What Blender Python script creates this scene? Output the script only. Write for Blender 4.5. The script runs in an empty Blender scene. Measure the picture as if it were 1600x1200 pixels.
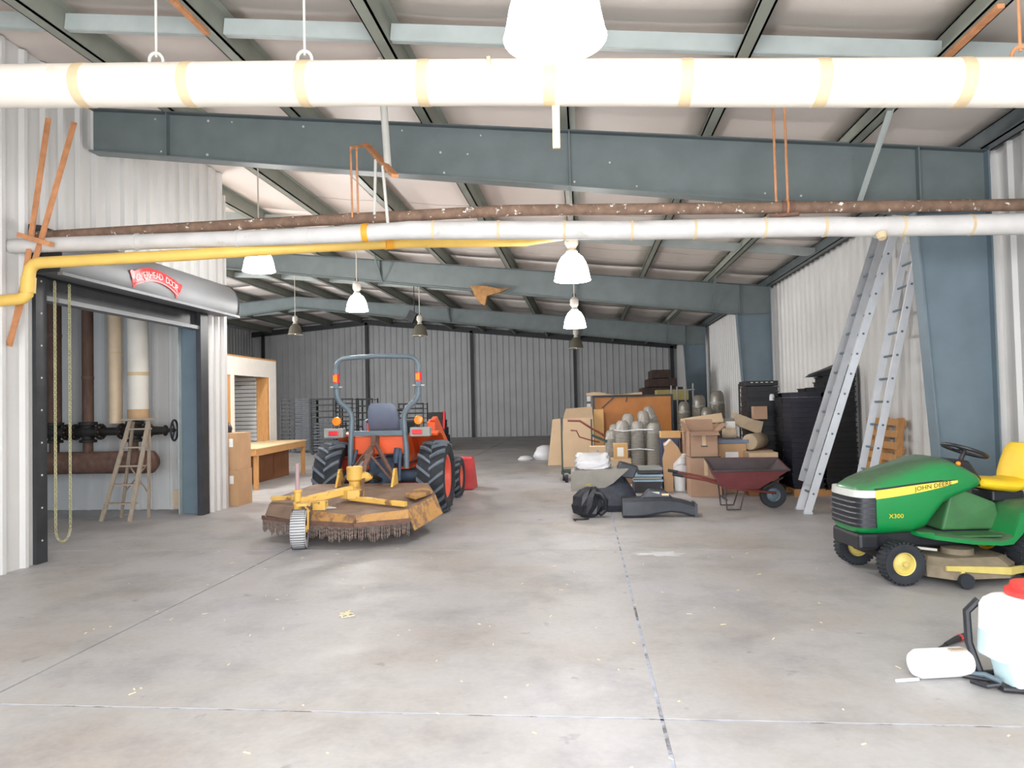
import bpy, bmesh, math, random
from mathutils import Vector, Matrix

SC = bpy.context.scene
COL = SC.collection
PI = math.pi
RND = random.Random(11)

# ------------------------------------------------------------------ camera
FPX = 1110.0
cam_d = bpy.data.cameras.new('camera')
cam_d.sensor_fit = 'HORIZONTAL'
cam_d.sensor_width = 36.0
cam_d.lens = 36.0 * FPX / 1600.0
cam_d.clip_end = 200
cam = bpy.data.objects.new('camera', cam_d)
COL.objects.link(cam)
r_ = Vector((0.99461832, 0.10124647, -0.02198994)).normalized()
f_ = Vector((-0.10063216, 0.994545, 0.02744823)).normalized()
u_ = r_.cross(f_).normalized()
M = Matrix((r_, u_, -f_)).transposed().to_4x4()
M.translation = Vector((0, 0, 1.65))
cam.matrix_world = M
SC.camera = cam

# ------------------------------------------------------------------ world, daylight, exposure
wd = bpy.data.worlds.new('world')
SC.world = wd
wd.use_nodes = True
bg = wd.node_tree.nodes['Background']
bg.inputs[0].default_value = (0.86, 0.93, 1.0, 1)
bg.inputs[1].default_value = 1.0

def area(name, loc, rot, sx, sy, power, col=(1, 1, 1), spread=180):
    d = bpy.data.lights.new(name, 'AREA')
    d.shape = 'RECTANGLE'; d.size = sx; d.size_y = sy
    d.energy = power; d.color = col; d.spread = math.radians(spread)
    o = bpy.data.objects.new(name, d); COL.objects.link(o)
    o.location = loc; o.rotation_euler = rot
    return o
# daylight entering the wide doorway assumed behind the viewer
area('assumed_doorway_daylight', (-0.3, -0.75, 2.0), (PI / 2, 0, 0), 7.4, 3.9, 900, (0.97, 0.98, 1.0))
# back fill added as daylight from an unseen loading door at far left
area('added_loading_door_fill', (-17.1, 18.5, 2.1), (PI / 2, 0, -PI / 2), 8.0, 3.9, 1800, (1.0, 1.0, 1.0))
# blue daylight assumed for the side room, through an unseen doorway
area('assumed_side_room_daylight', (-9.0, 1.2, 1.9), (PI / 2, 0, 0), 4.0, 3.4, 130, (0.72, 0.86, 1.0))

SC.view_settings.view_transform = 'Standard'
SC.view_settings.look = 'None'
SC.view_settings.gamma = 1.0
SC.view_settings.use_curve_mapping = False
SC.view_settings.exposure = -0.08
SC.cycles.adaptive_threshold = 0.04
SC.cycles.max_bounces = 6
SC.cycles.diffuse_bounces = 4
SC.cycles.glossy_bounces = 3
SC.cycles.transmission_bounces = 4

# ------------------------------------------------------------------ helpers
class MB:
    def __init__(s):
        s.v = []; s.f = []
    def add(s, vs, fs):
        o = len(s.v)
        s.v += [Vector(v) for v in vs]
        s.f += [tuple(i + o for i in f) for f in fs]
        return s
    def box(s, x0, x1, y0, y1, z0, z1):
        vs = [(x, y, z) for z in (z0, z1) for y in (y0, y1) for x in (x0, x1)]
        return s.add(vs, [(0, 2, 3, 1), (4, 5, 7, 6), (0, 1, 5, 4), (2, 6, 7, 3), (0, 4, 6, 2), (1, 3, 7, 5)])
    def bar(s, p0, p1, w, h, up=(0, 0, 1)):
        p0 = Vector(p0); p1 = Vector(p1); d = (p1 - p0).normalized()
        up = Vector(up)
        if abs(d.dot(up)) > .98: up = Vector((0, 1, 0))
        sd = d.cross(up).normalized(); u = sd.cross(d).normalized()
        vs = []
        for p in (p0, p1):
            for a, b in ((-1, -1), (1, -1), (1, 1), (-1, 1)):
                vs.append(p + sd * (a * w / 2) + u * (b * h / 2))
        return s.add(vs, [(3, 2, 1, 0), (4, 5, 6, 7), (0, 1, 5, 4), (1, 2, 6, 5), (2, 3, 7, 6), (3, 0, 4, 7)])
    def loft(s, rings, cap=True, closed=False):
        n = len(rings[0]); vs = [p for r in rings for p in r]; fs = []
        m = len(rings)
        for i in range(m if closed else m - 1):
            a = i * n; b = ((i + 1) % m) * n
            for j in range(n):
                k = (j + 1) % n
                fs.append((a + j, a + k, b + k, b + j))
        if cap and not closed:
            fs.append(tuple(range(n - 1, -1, -1)))
            fs.append(tuple(range((m - 1) * n, m * n)))
        return s.add(vs, fs)
    def tube(s, pts, r, n=10, closed=False, cap=True):
        pts = [Vector(p) for p in pts]; m = len(pts)
        rs = r if isinstance(r, (list, tuple)) else [r] * m
        rings = []; prev = None
        for i, p in enumerate(pts):
            if closed: t = pts[(i + 1) % m] - pts[i - 1]
            elif i == 0: t = pts[1] - p
            elif i == m - 1: t = p - pts[i - 1]
            else: t = (pts[i + 1] - p).normalized() + (p - pts[i - 1]).normalized()
            t.normalize()
            if prev is None:
                a = Vector((0, 0, 1)) if abs(t.z) < .9 else Vector((1, 0, 0))
                nx = t.cross(a).normalized()
            else:
                nx = (prev - t * prev.dot(t)).normalized()
            prev = nx; ny = t.cross(nx)
            rings.append([p + nx * (rs[i] * math.cos(2 * PI * j / n)) + ny * (rs[i] * math.sin(2 * PI * j / n)) for j in range(n)])
        return s.loft(rings, cap, closed)
    def cyl(s, p0, p1, r0, r1=None, n=14):
        return s.tube([p0, p1], [r0, r0 if r1 is None else r1], n)
    def lathe(s, prof, c=(0, 0, 0), axis=(0, 0, 1), n=20, cap=True):
        ax = Vector(axis).normalized()
        a = Vector((1, 0, 0)) if abs(ax.x) < .9 else Vector((0, 1, 0))
        nx = (a - ax * a.dot(ax)).normalized(); ny = ax.cross(nx); c = Vector(c)
        rings = [[c + ax * z + nx * (max(r, 1e-4) * math.cos(2 * PI * j / n)) + ny * (max(r, 1e-4) * math.sin(2 * PI * j / n)) for j in range(n)] for r, z in prof]
        return s.loft(rings, cap)
    def prism(s, poly, plane, a, b):
        def P(u, v, w):
            return {'xz': (u, w, v), 'yz': (w, u, v), 'xy': (u, v, w)}[plane]
        n = len(poly)
        vs = [P(u, v, a) for u, v in poly] + [P(u, v, b) for u, v in poly]
        fs = [tuple(range(n)), tuple(range(2 * n - 1, n - 1, -1))]
        for i in range(n):
            k = (i + 1) % n
            fs.append((i, k, n + k, n + i))
        return s.add(vs, fs)
    def sphere(s, c, rx, ry=None, rz=None, nu=14, nv=8):
        ry = ry or rx; rz = rz or rx; c = Vector(c)
        rings = []
        for i in range(nv + 1):
            t = -PI / 2 + PI * i / nv
            cr = max(math.cos(t), .01)
            rings.append([c + Vector((rx * cr * math.cos(2 * PI * j / nu), ry * cr * math.sin(2 * PI * j / nu), rz * math.sin(t))) for j in range(nu)])
        return s.loft(rings)
    def torus(s, c, axis, R, r, n=24, m=8, a0=0, a1=2 * PI):
        ax = Vector(axis).normalized(); a = Vector((1, 0, 0)) if abs(ax.x) < .9 else Vector((0, 1, 0))
        nx = (a - ax * a.dot(ax)).normalized(); ny = ax.cross(nx); c = Vector(c)
        full = abs(a1 - a0 - 2 * PI) < 1e-6
        k = n if full else n + 1
        pts = [c + nx * (R * math.cos(a0 + (a1 - a0) * i / n)) + ny * (R * math.sin(a0 + (a1 - a0) * i / n)) for i in range(k)]
        return s.tube(pts, r, m, closed=full)
    def xf(s, mat, start=0):
        for i in range(start, len(s.v)): s.v[i] = mat @ s.v[i]
        return s
    def mesh(s, name, mat, smooth=False, off=None):
        me = bpy.data.meshes.new(name)
        me.from_pydata([tuple(off @ v) if off else tuple(v) for v in s.v], [], s.f)
        bm = bmesh.new(); bm.from_mesh(me)
        bmesh.ops.recalc_face_normals(bm, faces=bm.faces)
        bm.to_mesh(me); bm.free()
        if mat: me.materials.append(mat)
        if smooth:
            me.polygons.foreach_set('use_smooth', [True] * len(me.polygons))
            me.set_sharp_from_angle(angle=math.radians(38))
        return me
    def build(s, name, mat, parent=None, smooth=False, bevel=0.0, local=False, label=None):
        if parent is None:
            xs = [v.x for v in s.v]; ys = [v.y for v in s.v]; zs = [v.z for v in s.v]
            base = Vector(((min(xs) + max(xs)) / 2, (min(ys) + max(ys)) / 2, min(zs)))
            me = s.mesh(name, mat, smooth, Matrix.Translation(-base))
            o = bpy.data.objects.new(name, me); COL.objects.link(o); o.location = base
            WM[o] = Matrix.Translation(base)
        else:
            me = s.mesh(name, mat, smooth, None if local else WM[parent].inverted())
            o = bpy.data.objects.new(name, me); COL.objects.link(o); o.parent = parent
            WM[o] = WM[parent]
            if parent.type == 'MESH' and parent.parent is None:
                pass
        if bevel:
            b = o.modifiers.new('bevel', 'BEVEL'); b.width = bevel; b.segments = 2; b.limit_method = 'ANGLE'
            b.angle_limit = math.radians(40)
        if label: o['label'] = label
        return o
WM = {}

def tag(o, label, cat, group=None, kind=None):
    if label: o['label'] = label
    if cat: o['category'] = cat
    if group: o['group'] = group
    if kind: o['kind'] = kind
    return o
def thing(name, label, cat, loc=(0, 0, 0), rz=0.0, group=None):
    o = bpy.data.objects.new(name, None); COL.objects.link(o)
    o.empty_display_size = .1
    o.location = loc; o.rotation_euler = (0, 0, rz)
    WM[o] = Matrix.Translation(Vector(loc)) @ Matrix.Rotation(rz, 4, 'Z')
    return tag(o, label, cat, group)
def struct(o, label=None, cat=None):
    o['kind'] = 'structure'
    if label: o['label'] = label
    if cat: o['category'] = cat
    return o
def dup(o, loc=None, rz=None, label=None, parent=None):
    c = o.copy(); COL.objects.link(c)
    if parent is not None: c.parent = parent
    if loc is not None: c.location = loc
    if rz is not None: c.rotation_euler = (c.rotation_euler[0], c.rotation_euler[1], rz)
    if label: c['label'] = label
    WM[c] = Matrix.Translation(Vector(c.location)) @ Matrix.Rotation(c.rotation_euler[2], 4, 'Z')
    for ch in list(o.children):
        d = ch.copy(); COL.objects.link(d); d.parent = c
        for g in list(ch.children):
            e = g.copy(); COL.objects.link(e); e.parent = d
    return c
def child_copy(o, parent, loc=(0, 0, 0), rot=(0, 0, 0), scale=None):
    c = o.copy(); COL.objects.link(c); c.parent = parent; c.location = loc; c.rotation_euler = rot
    if scale: c.scale = scale
    WM[c] = WM[parent]
    return c
def text_mesh(s, size, depth=0.0, name='txt', align='CENTER'):
    cu = bpy.data.curves.new(name, 'FONT'); cu.body = s; cu.size = size; cu.extrude = depth
    cu.align_x = align; cu.align_y = 'CENTER'; cu.resolution_u = 2
    ob = bpy.data.objects.new(name, cu); COL.objects.link(ob)
    dg = bpy.context.evaluated_depsgraph_get()
    me = bpy.data.meshes.new_from_object(ob.evaluated_get(dg))
    vs = [v.co.copy() for v in me.vertices]; fs = [tuple(p.vertices) for p in me.polygons]
    bpy.data.objects.remove(ob); bpy.data.curves.remove(cu); bpy.data.meshes.remove(me)
    return vs, fs

# ------------------------------------------------------------------ materials
def mat(name, col, rough=.6, metal=0.0, var=.12, scale=6.0, bump=0.0, col2=None, thr=.55, soft=.1, scale2=3.0,
        emit=0.0, trans=0.0, spec=.5, stretch=None, coat=0.0):
    m = bpy.data.materials.new(name); m.use_nodes = True
    nt = m.node_tree; N = nt.nodes; L = nt.links
    b = N['Principled BSDF']
    b.inputs['Roughness'].default_value = rough
    b.inputs['Metallic'].default_value = metal
    b.inputs['Specular IOR Level'].default_value = spec
    if trans: b.inputs['Transmission Weight'].default_value = trans
    if coat: b.inputs['Coat Weight'].default_value = coat; b.inputs['Coat Roughness'].default_value = .15
    tc = N.new('ShaderNodeTexCoord'); src = tc.outputs['Object']
    if stretch:
        mp = N.new('ShaderNodeMapping'); mp.inputs['Scale'].default_value = stretch
        L.new(src, mp.inputs['Vector']); src = mp.outputs['Vector']
    nz = N.new('ShaderNodeTexNoise'); nz.inputs['Scale'].default_value = scale; nz.inputs['Detail'].default_value = 5
    L.new(src, nz.inputs['Vector'])
    rp = N.new('ShaderNodeValToRGB')
    rp.color_ramp.elements[0].position = .3; rp.color_ramp.elements[1].position = .7
    rp.color_ramp.elements[0].color = tuple(c * (1 - var) for c in col) + (1,)
    rp.color_ramp.elements[1].color = tuple(min(1, c * (1 + var)) for c in col) + (1,)
    L.new(nz.outputs['Fac'], rp.inputs['Fac'])
    out = rp.outputs['Color']
    if col2:
        n2 = N.new('ShaderNodeTexNoise'); n2.inputs['Scale'].default_value = scale2; n2.inputs['Detail'].default_value = 6
        n2.inputs['Roughness'].default_value = .65
        L.new(src, n2.inputs['Vector'])
        r2 = N.new('ShaderNodeValToRGB')
        r2.color_ramp.elements[0].position = thr; r2.color_ramp.elements[1].position = min(1, thr + soft)
        L.new(n2.outputs['Fac'], r2.inputs['Fac'])
        mx = N.new('ShaderNodeMix'); mx.data_type = 'RGBA'
        L.new(r2.outputs['Color'], mx.inputs['Factor'])
        L.new(out, mx.inputs['A']); mx.inputs['B'].default_value = tuple(col2) + (1,)
        out = mx.outputs['Result']
    L.new(out, b.inputs['Base Color'])
    if bump:
        bp = N.new('ShaderNodeBump'); bp.inputs['Strength'].default_value = bump; bp.inputs['Distance'].default_value = .02
        L.new(nz.outputs['Fac'], bp.inputs['Height']); L.new(bp.outputs['Normal'], b.inputs['Normal'])
    if emit:
        b.inputs['Emission Color'].default_value = tuple(col) + (1,)
        b.inputs['Emission Strength'].default_value = emit
    return m
MT = {}
def S(r, g, b):   # sRGB 0-255 to linear
    f = lambda c: (c / 255) / 12.92 if c <= 10 else (((c / 255) + .055) / 1.055) ** 2.4
    return (f(r), f(g), f(b))
MT['wall_white'] = mat('white painted sheet metal', S(206, 205, 203), .5, var=.05, scale=1.2, col2=S(188, 183, 176), thr=.62, soft=.3, scale2=.8)
MT['wall_back'] = mat('greyed sheet metal', S(186, 188, 190), .5, var=.07, scale=1.0)
MT['steel'] = mat('blue grey steel paint', S(108, 118, 119), .5, var=.10, scale=3, col2=S(130, 132, 120), thr=.66, soft=.15, scale2=4)
MT['purlin'] = mat('grey green purlin paint', S(134, 138, 128), .5, var=.1, scale=3)
MT['steel_dk'] = mat('dark blue grey steel paint', S(88, 96, 98), .5, var=.12, scale=3)
MT['steel_lt'] = mat('pale grey steel channel', S(168, 176, 174), .45, var=.08, scale=4)
MT['steel_col'] = mat('slate blue column paint', S(104, 120, 130), .5, var=.08, scale=3)
MT['insul'] = mat('white vinyl roof insulation', S(222, 212, 205), .5, var=.05, scale=.8, bump=.15)
MT['jamb'] = mat('black jamb steel', S(48, 50, 54), .5, var=.2)
MT['hood'] = mat('grey galvanised hood', S(116, 118, 121), .5, metal=.1, var=.06, scale=2)
MT['red'] = mat('red sign enamel', S(214, 44, 50), .35, var=.08)
MT['signwhite'] = mat('pale pink lettering', S(248, 205, 205), .4, var=.02)
MT['pipe_white'] = mat('white canvas pipe lagging', S(222, 215, 204), .75, var=.04, scale=3, bump=.1, col2=S(206, 182, 146), thr=.64, soft=.2, scale2=2.2)
MT['band'] = mat('yellowed tape band', S(208, 186, 150), .75, var=.1, scale=6)
MT['pipe_grey'] = mat('grey cloth pipe lagging', S(200, 198, 196), .65, var=.08, scale=5, bump=.2, col2=S(160, 150, 138), thr=.62, soft=.2)
MT['rust'] = mat('rust brown iron', S(122, 98, 82), .8, var=.25, scale=12, bump=.2, col2=S(225, 222, 214), thr=.62, soft=.03, scale2=14)
MT['rust_plain'] = mat('plain rust iron', S(112, 84, 72), .8, var=.25, scale=10, bump=.2)
MT['rust_orange'] = mat('orange rusted iron', S(192, 134, 92), .75, var=.2, scale=9, col2=S(140, 88, 62), thr=.6)
MT['yellow_pipe'] = mat('yellow gas pipe paint', S(226, 188, 96), .5, var=.07, scale=4)
MT['yellow_clamp'] = mat('amber clamp', S(228, 160, 40), .5, var=.1)
MT['rod_white'] = mat('pale grey rod', S(196, 196, 190), .5, var=.06)
MT['chain'] = mat('dull brass chain', S(168, 164, 128), .5, metal=.3, var=.15)
MT['iron_dk'] = mat('dark iron', S(44, 40, 38), .6, metal=.3, var=.3, scale=9)
MT['pipe_brown'] = mat('brown iron pipe', S(96, 70, 58), .7, var=.25, scale=7, stretch=(3, 3, .6))
MT['pipe_tan'] = mat('tan lagged pipe', S(214, 190, 160), .7, var=.06)
MT['wood_old'] = mat('grey weathered wood', S(166, 150, 132), .8, var=.15, scale=8, stretch=(6, 6, 1))
MT['wood'] = mat('pine wood', S(196, 146, 92), .6, var=.12, scale=5, stretch=(6, 6, 1))
MT['wood_top'] = mat('pale plywood', S(230, 204, 160), .6, var=.06, scale=4)
MT['wood_brown'] = mat('brown particle board', S(140, 92, 58), .6, var=.12, scale=5)
MT['wood_orange'] = mat('orange brown plywood', S(190, 122, 58), .55, var=.1, scale=3)
MT['case_white'] = mat('white laminate', S(238, 234, 226), .4, var=.03)
MT['case_in'] = mat('dark case interior', S(58, 58, 56), .35, var=.1)
MT['slat'] = mat('pale grey slatwall', S(198, 202, 204), .45, var=.04)
MT['card'] = mat('brown cardboard', S(190, 154, 116), .8, var=.07, scale=3)
MT['card_dk'] = mat('dull cardboard', S(168, 136, 114), .8, var=.08, scale=3)
MT['card_pale'] = mat('pale cardboard', S(206, 180, 148), .8, var=.06, scale=3)
MT['card_orange'] = mat('orange cardboard', S(206, 164, 108), .75, var=.06)
MT['paper'] = mat('white paper label', S(240, 238, 236), .7, var=.03)
MT['tape_green'] = mat('dark green tape', S(58, 78, 58), .6, var=.1)
MT['black'] = mat('black plastic', S(34, 36, 42), .45, var=.2)
MT['black_soft'] = mat('black mesh cloth', S(46, 50, 62), .6, var=.25, scale=14, bump=.3)
MT['chute'] = mat('scuffed black plastic', S(56, 60, 68), .4, var=.25, scale=6)
MT['grey_lid'] = mat('dusty grey plastic', S(132, 128, 120), .6, var=.1)
MT['sack'] = mat('white poly sack', S(206, 206, 210), .4, var=.04)
MT['rubber'] = mat('tyre rubber', S(40, 44, 50), .75, var=.2, scale=10)
MT['rubber_lug'] = mat('dusty tyre lugs', S(104, 112, 122), .8, var=.15, scale=10)
MT['orange'] = mat('orange tractor paint', S(232, 92, 40), .4, var=.06, coat=.2)
MT['orange_fade'] = mat('faded orange red paint', S(226, 96, 74), .45, var=.08)
MT['red_bucket'] = mat('red bucket paint', S(196, 62, 62), .5, var=.1)
MT['rops'] = mat('slate steel tube', S(98, 114, 124), .4, var=.08)
MT['seat'] = mat('blue grey vinyl', S(112, 122, 142), .5, var=.05)
MT['amber'] = mat('amber lens', S(255, 140, 30), .25, var=.05)
MT['tail_red'] = mat('red tail lens', S(220, 50, 60), .25, var=.05)
MT['tail_grey'] = mat('grey lamp housing', S(148, 150, 146), .5, var=.05)
MT['deck_rust'] = mat('rusted deck plate', S(132, 110, 94), .75, var=.2, scale=5, col2=S(158, 122, 66), thr=.60, soft=.12, scale2=3, bump=.15)
MT['deck_yellow'] = mat('worn yellow deck paint', S(222, 178, 88), .55, var=.08, scale=5, col2=S(142, 102, 66), thr=.57, soft=.06, scale2=6)
MT['deck_dull'] = mat('dull ochre deck paint', S(190, 144, 84), .65, var=.12, scale=5, col2=S(128, 98, 78), thr=.45, soft=.1, scale2=5)
MT['chains'] = mat('rusty hanging chain', S(128, 112, 104), .7, metal=.2, var=.3, scale=30)
MT['wheel_grey'] = mat('laminated grey rubber', S(196, 198, 200), .8, var=.06, scale=8)
MT['pink_post'] = mat('faded pink post', S(176, 150, 152), .6, var=.08)
MT['gearblue'] = mat('grimy blue casting', S(62, 78, 98), .6, var=.3, scale=9)
MT['green'] = mat('bright green mower paint', S(6, 128, 62), .32, var=.04, scale=3, coat=.4)
MT['green_dusty'] = mat('dusty green panel', S(62, 112, 68), .6, var=.15, scale=6)
MT['yellow'] = mat('mower yellow', S(240, 200, 40), .45, var=.05)
MT['yellow_strip'] = mat('pale yellow stripe', S(246, 214, 84), .35, var=.03)
MT['yellow_dusty'] = mat('dusty yellow', S(212, 194, 112), .6, var=.14, scale=7)
MT['deck_dust'] = mat('grass dusted deck', S(136, 124, 104), .85, var=.18, scale=9, bump=.3)
MT['lens'] = mat('pale headlamp lens', S(206, 210, 206), .15, var=.05)
MT['alu'] = mat('aluminium rail', S(216, 220, 226), .4, metal=.1, var=.06, scale=5)
MT['alu_dk'] = mat('dull aluminium rail', S(176, 178, 182), .45, metal=.1, var=.08, scale=5)
MT['tank'] = mat('white poly tank', S(244, 244, 244), .35, var=.02)
MT['tank_fluid'] = mat('blue tinted tank', S(200, 226, 232), .3, var=.03)
MT['lid_red'] = mat('red plastic lid', S(226, 60, 56), .35, var=.05)
MT['barrow'] = mat('worn maroon tray', S(106, 50, 52), .6, var=.15, scale=5, col2=S(84, 62, 62), thr=.55, soft=.2)
MT['barrow_in'] = mat('dark tray inside', S(70, 60, 62), .7, var=.2)  # darker colour for the tray inside, legs and braces
MT['pot'] = mat('clear smoky plastic', S(186, 182, 174), .15, var=.08, trans=.45, spec=.7)
MT['pot_dk'] = mat('smoky plastic', S(150, 144, 132), .2, var=.1, trans=.35, spec=.7)
MT['crate'] = mat('black nursery tray', S(22, 23, 28), .5, var=.2)
MT['crate_blue_lit'] = mat('blue lit black nursery tray', S(24, 27, 42), .5, var=.2)  # black trays; the blue cast of the light is put into the colour
MT['rack'] = mat('dark grey cart metal', S(30, 32, 38), .5, metal=.1, var=.15)
MT['tray_grey'] = mat('grey tray edge', S(64, 68, 74), .5, var=.15)
MT['brown_pile'] = mat('dark brown bundles', S(62, 48, 42), .85, var=.2)
MT['olive'] = mat('faded yellow sheet', S(160, 148, 92), .8, var=.12)
MT['blue_dk'] = mat('dark blue plastic', S(34, 48, 84), .45, var=.1)
MT['blue_lt'] = mat('pale blue board', S(150, 178, 196), .5, var=.06)
MT['roll_tan'] = mat('tan wrapped roll', S(184, 164, 138), .55, var=.08)
MT['red_brown'] = mat('red brown handle', S(112, 52, 44), .5, var=.1)
MT['dk_green'] = mat('dark green steel', S(40, 60, 54), .5, var=.15)
MT['lamp_lit'] = mat('lit prismatic dome', (1.0, 0.98, 0.95), .3, var=.0, emit=22.0)
MT['lamp_off'] = mat('unlit smoky dome', S(96, 92, 80), .25, var=.05)
MT['lamp_bulb'] = mat('faint bulb glow', (1.0, 0.95, 0.85), .3, var=0, emit=3.0)
MT['lamp_cap'] = mat('cast lamp cap', S(196, 190, 180), .5, var=.05)
MT['joint'] = mat('pale joint filler', S(164, 170, 184), .8, var=.25, scale=7, col2=S(104, 102, 100), thr=.52, soft=.1, scale2=5)
MT['cloth_rag'] = mat('brown torn rag', S(150, 112, 70), .9, var=.25, scale=12)
MT['litter'] = mat('pale wood chips', S(232, 216, 176), .8, var=.08)
MT['stain'] = mat('chalky floor stain', S(196, 198, 200), .9, var=.1)

def floor_mat():
    m = bpy.data.materials.new('stained concrete'); m.use_nodes = True
    nt = m.node_tree; N = nt.nodes; L = nt.links; b = N['Principled BSDF']
    g = N.new('ShaderNodeNewGeometry')
    def noise(sc, det=6, rough=.6):
        n = N.new('ShaderNodeTexNoise'); n.inputs['Scale'].default_value = sc; n.inputs['Detail'].default_value = det
        n.inputs['Roughness'].default_value = rough; L.new(g.outputs['Position'], n.inputs['Vector']); return n
    def ramp(src, stops):
        r = N.new('ShaderNodeValToRGB'); e = r.color_ramp.elements
        e[0].position = stops[0][0]; e[0].color = stops[0][1] + (1,)
        e[1].position = stops[-1][0]; e[1].color = stops[-1][1] + (1,)
        for p, c in stops[1:-1]:
            k = e.new(p); k.color = c + (1,)
        L.new(src, r.inputs['Fac']); return r
    def mul(a, bb, fac=1.0):
        x = N.new('ShaderNodeMix'); x.data_type = 'RGBA'; x.blend_type = 'MULTIPLY'; x.inputs['Factor'].default_value = fac
        L.new(a, x.inputs['A']); L.new(bb, x.inputs['B']); return x.outputs['Result']
    base = ramp(noise(.45).outputs['Fac'], [(.3, S(160, 151, 142)), (.48, S(172, 170, 168)), (.72, S(180, 180, 185))])
    st = ramp(noise(1.3, 8, .7).outputs['Fac'], [(.30, (.72, .72, .74)), (.52, (1, 1, 1)), (1, (1, 1, 1))])
    fine = ramp(noise(22, 4).outputs['Fac'], [(.25, (.90, .90, .90)), (.7, (1.0, 1.0, 1.0))])
    spot = ramp(noise(5.5, 3, .5).outputs['Fac'], [(.22, (.6, .6, .62)), (.32, (1, 1, 1)), (1, (1, 1, 1))])
    c = mul(mul(mul(base.outputs['Color'], st.outputs['Color']), fine.outputs['Color']), spot.outputs['Color'])
    L.new(c, b.inputs['Base Color'])
    rr = ramp(noise(2.0).outputs['Fac'], [(.3, (.42,) * 3), (.7, (.62,) * 3)])
    L.new(rr.outputs['Color'], b.inputs['Roughness'])
    bp = N.new('ShaderNodeBump'); bp.inputs['Strength'].default_value = .08; bp.inputs['Distance'].default_value = .01
    L.new(noise(30, 4).outputs['Fac'], bp.inputs['Height']); L.new(bp.outputs['Normal'], b.inputs['Normal'])
    return m
MT['floor'] = floor_mat()

def dust_top(m, col, lo=.55, hi=.95):
    nt = m.node_tree; N = nt.nodes; L = nt.links; b = N['Principled BSDF']
    g = N.new('ShaderNodeNewGeometry'); sp = N.new('ShaderNodeSeparateXYZ'); L.new(g.outputs['Normal'], sp.inputs[0])
    nz = N.new('ShaderNodeTexNoise'); nz.inputs['Scale'].default_value = 9; nz.inputs['Detail'].default_value = 6
    mr = N.new('ShaderNodeMapRange'); mr.inputs['From Min'].default_value = lo; mr.inputs['From Max'].default_value = hi
    L.new(sp.outputs['Z'], mr.inputs['Value'])
    mu = N.new('ShaderNodeMath'); mu.operation = 'MULTIPLY'; L.new(mr.outputs['Result'], mu.inputs[0])
    m2 = N.new('ShaderNodeMath'); m2.operation = 'ADD'; m2.inputs[1].default_value = .35; L.new(nz.outputs['Fac'], m2.inputs[0]); L.new(m2.outputs[0], mu.inputs[1])
    mx = N.new('ShaderNodeMix'); mx.data_type = 'RGBA'
    src = b.inputs['Base Color'].links[0].from_socket
    L.new(mu.outputs[0], mx.inputs['Factor']); L.new(src, mx.inputs['A']); mx.inputs['B'].default_value = tuple(col) + (1,)
    L.new(mx.outputs['Result'], b.inputs['Base Color'])
    rm = N.new('ShaderNodeMapRange'); rm.inputs['To Min'].default_value = .32; rm.inputs['To Max'].default_value = .85
    L.new(mu.outputs[0], rm.inputs['Value']); L.new(rm.outputs['Result'], b.inputs['Roughness'])
dust_top(MT['green'], S(74, 96, 72), .35, .9)

# ------------------------------------------------------------------ dimensions of the shed
XR = 4.62          # inner face of right wall
XLW = -6.05        # face of the partition wall with the roll-up door
XFL = -17.3        # far left wall
YB = 35.6          # back wall
YF = -0.9          # front wall
RIDGE = -11.0
SL = 0.108
def zb(x):         # top of the rafters
    return 4.30 + (4.37 - x) * SL if x >= RIDGE else 4.30 + (4.37 - RIDGE) * SL - (RIDGE - x) * 0.075
def zc(x):         # underside of the roof insulation
    return zb(x) + 0.235

# ------------------------------------------------------------------ floor
fl = struct(MB().box(XFL - .3, XR + .3, -3.5, YB + .3, -.15, -.016).build('floor', MT['joint']), 'grey stained concrete slab floor with sawn joints', 'floor')
xj = [-15.08, -11.22, -7.36, -3.5, .36, 4.22]
yj = [-.44, 3.78, 8.0, 12.2, 16.4, 20.6, 24.8, 29.0, 33.2]
xs = [XFL - .3] + xj + [XR + .3]; ys = [-3.5] + yj + [YB + .3]
g = .010
for i in range(len(xs) - 1):
    for j in range(len(ys) - 1):
        MB().box(xs[i] + g, xs[i + 1] - g, ys[j] + g, ys[j + 1] - g, -.03, 0).build('slab', MT['floor'], fl)
# pale filler left in the joints
fj = MB()
for x in (.36,): fj.box(x - .0095, x + .0095, -1, YB, -.02, -.003)
for y in (3.78, 8.0): fj.box(XLW, XR, y - .0085, y + .0085, -.02, -.003)
fj.build('joint_filler', MT['joint'], fl)

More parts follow.
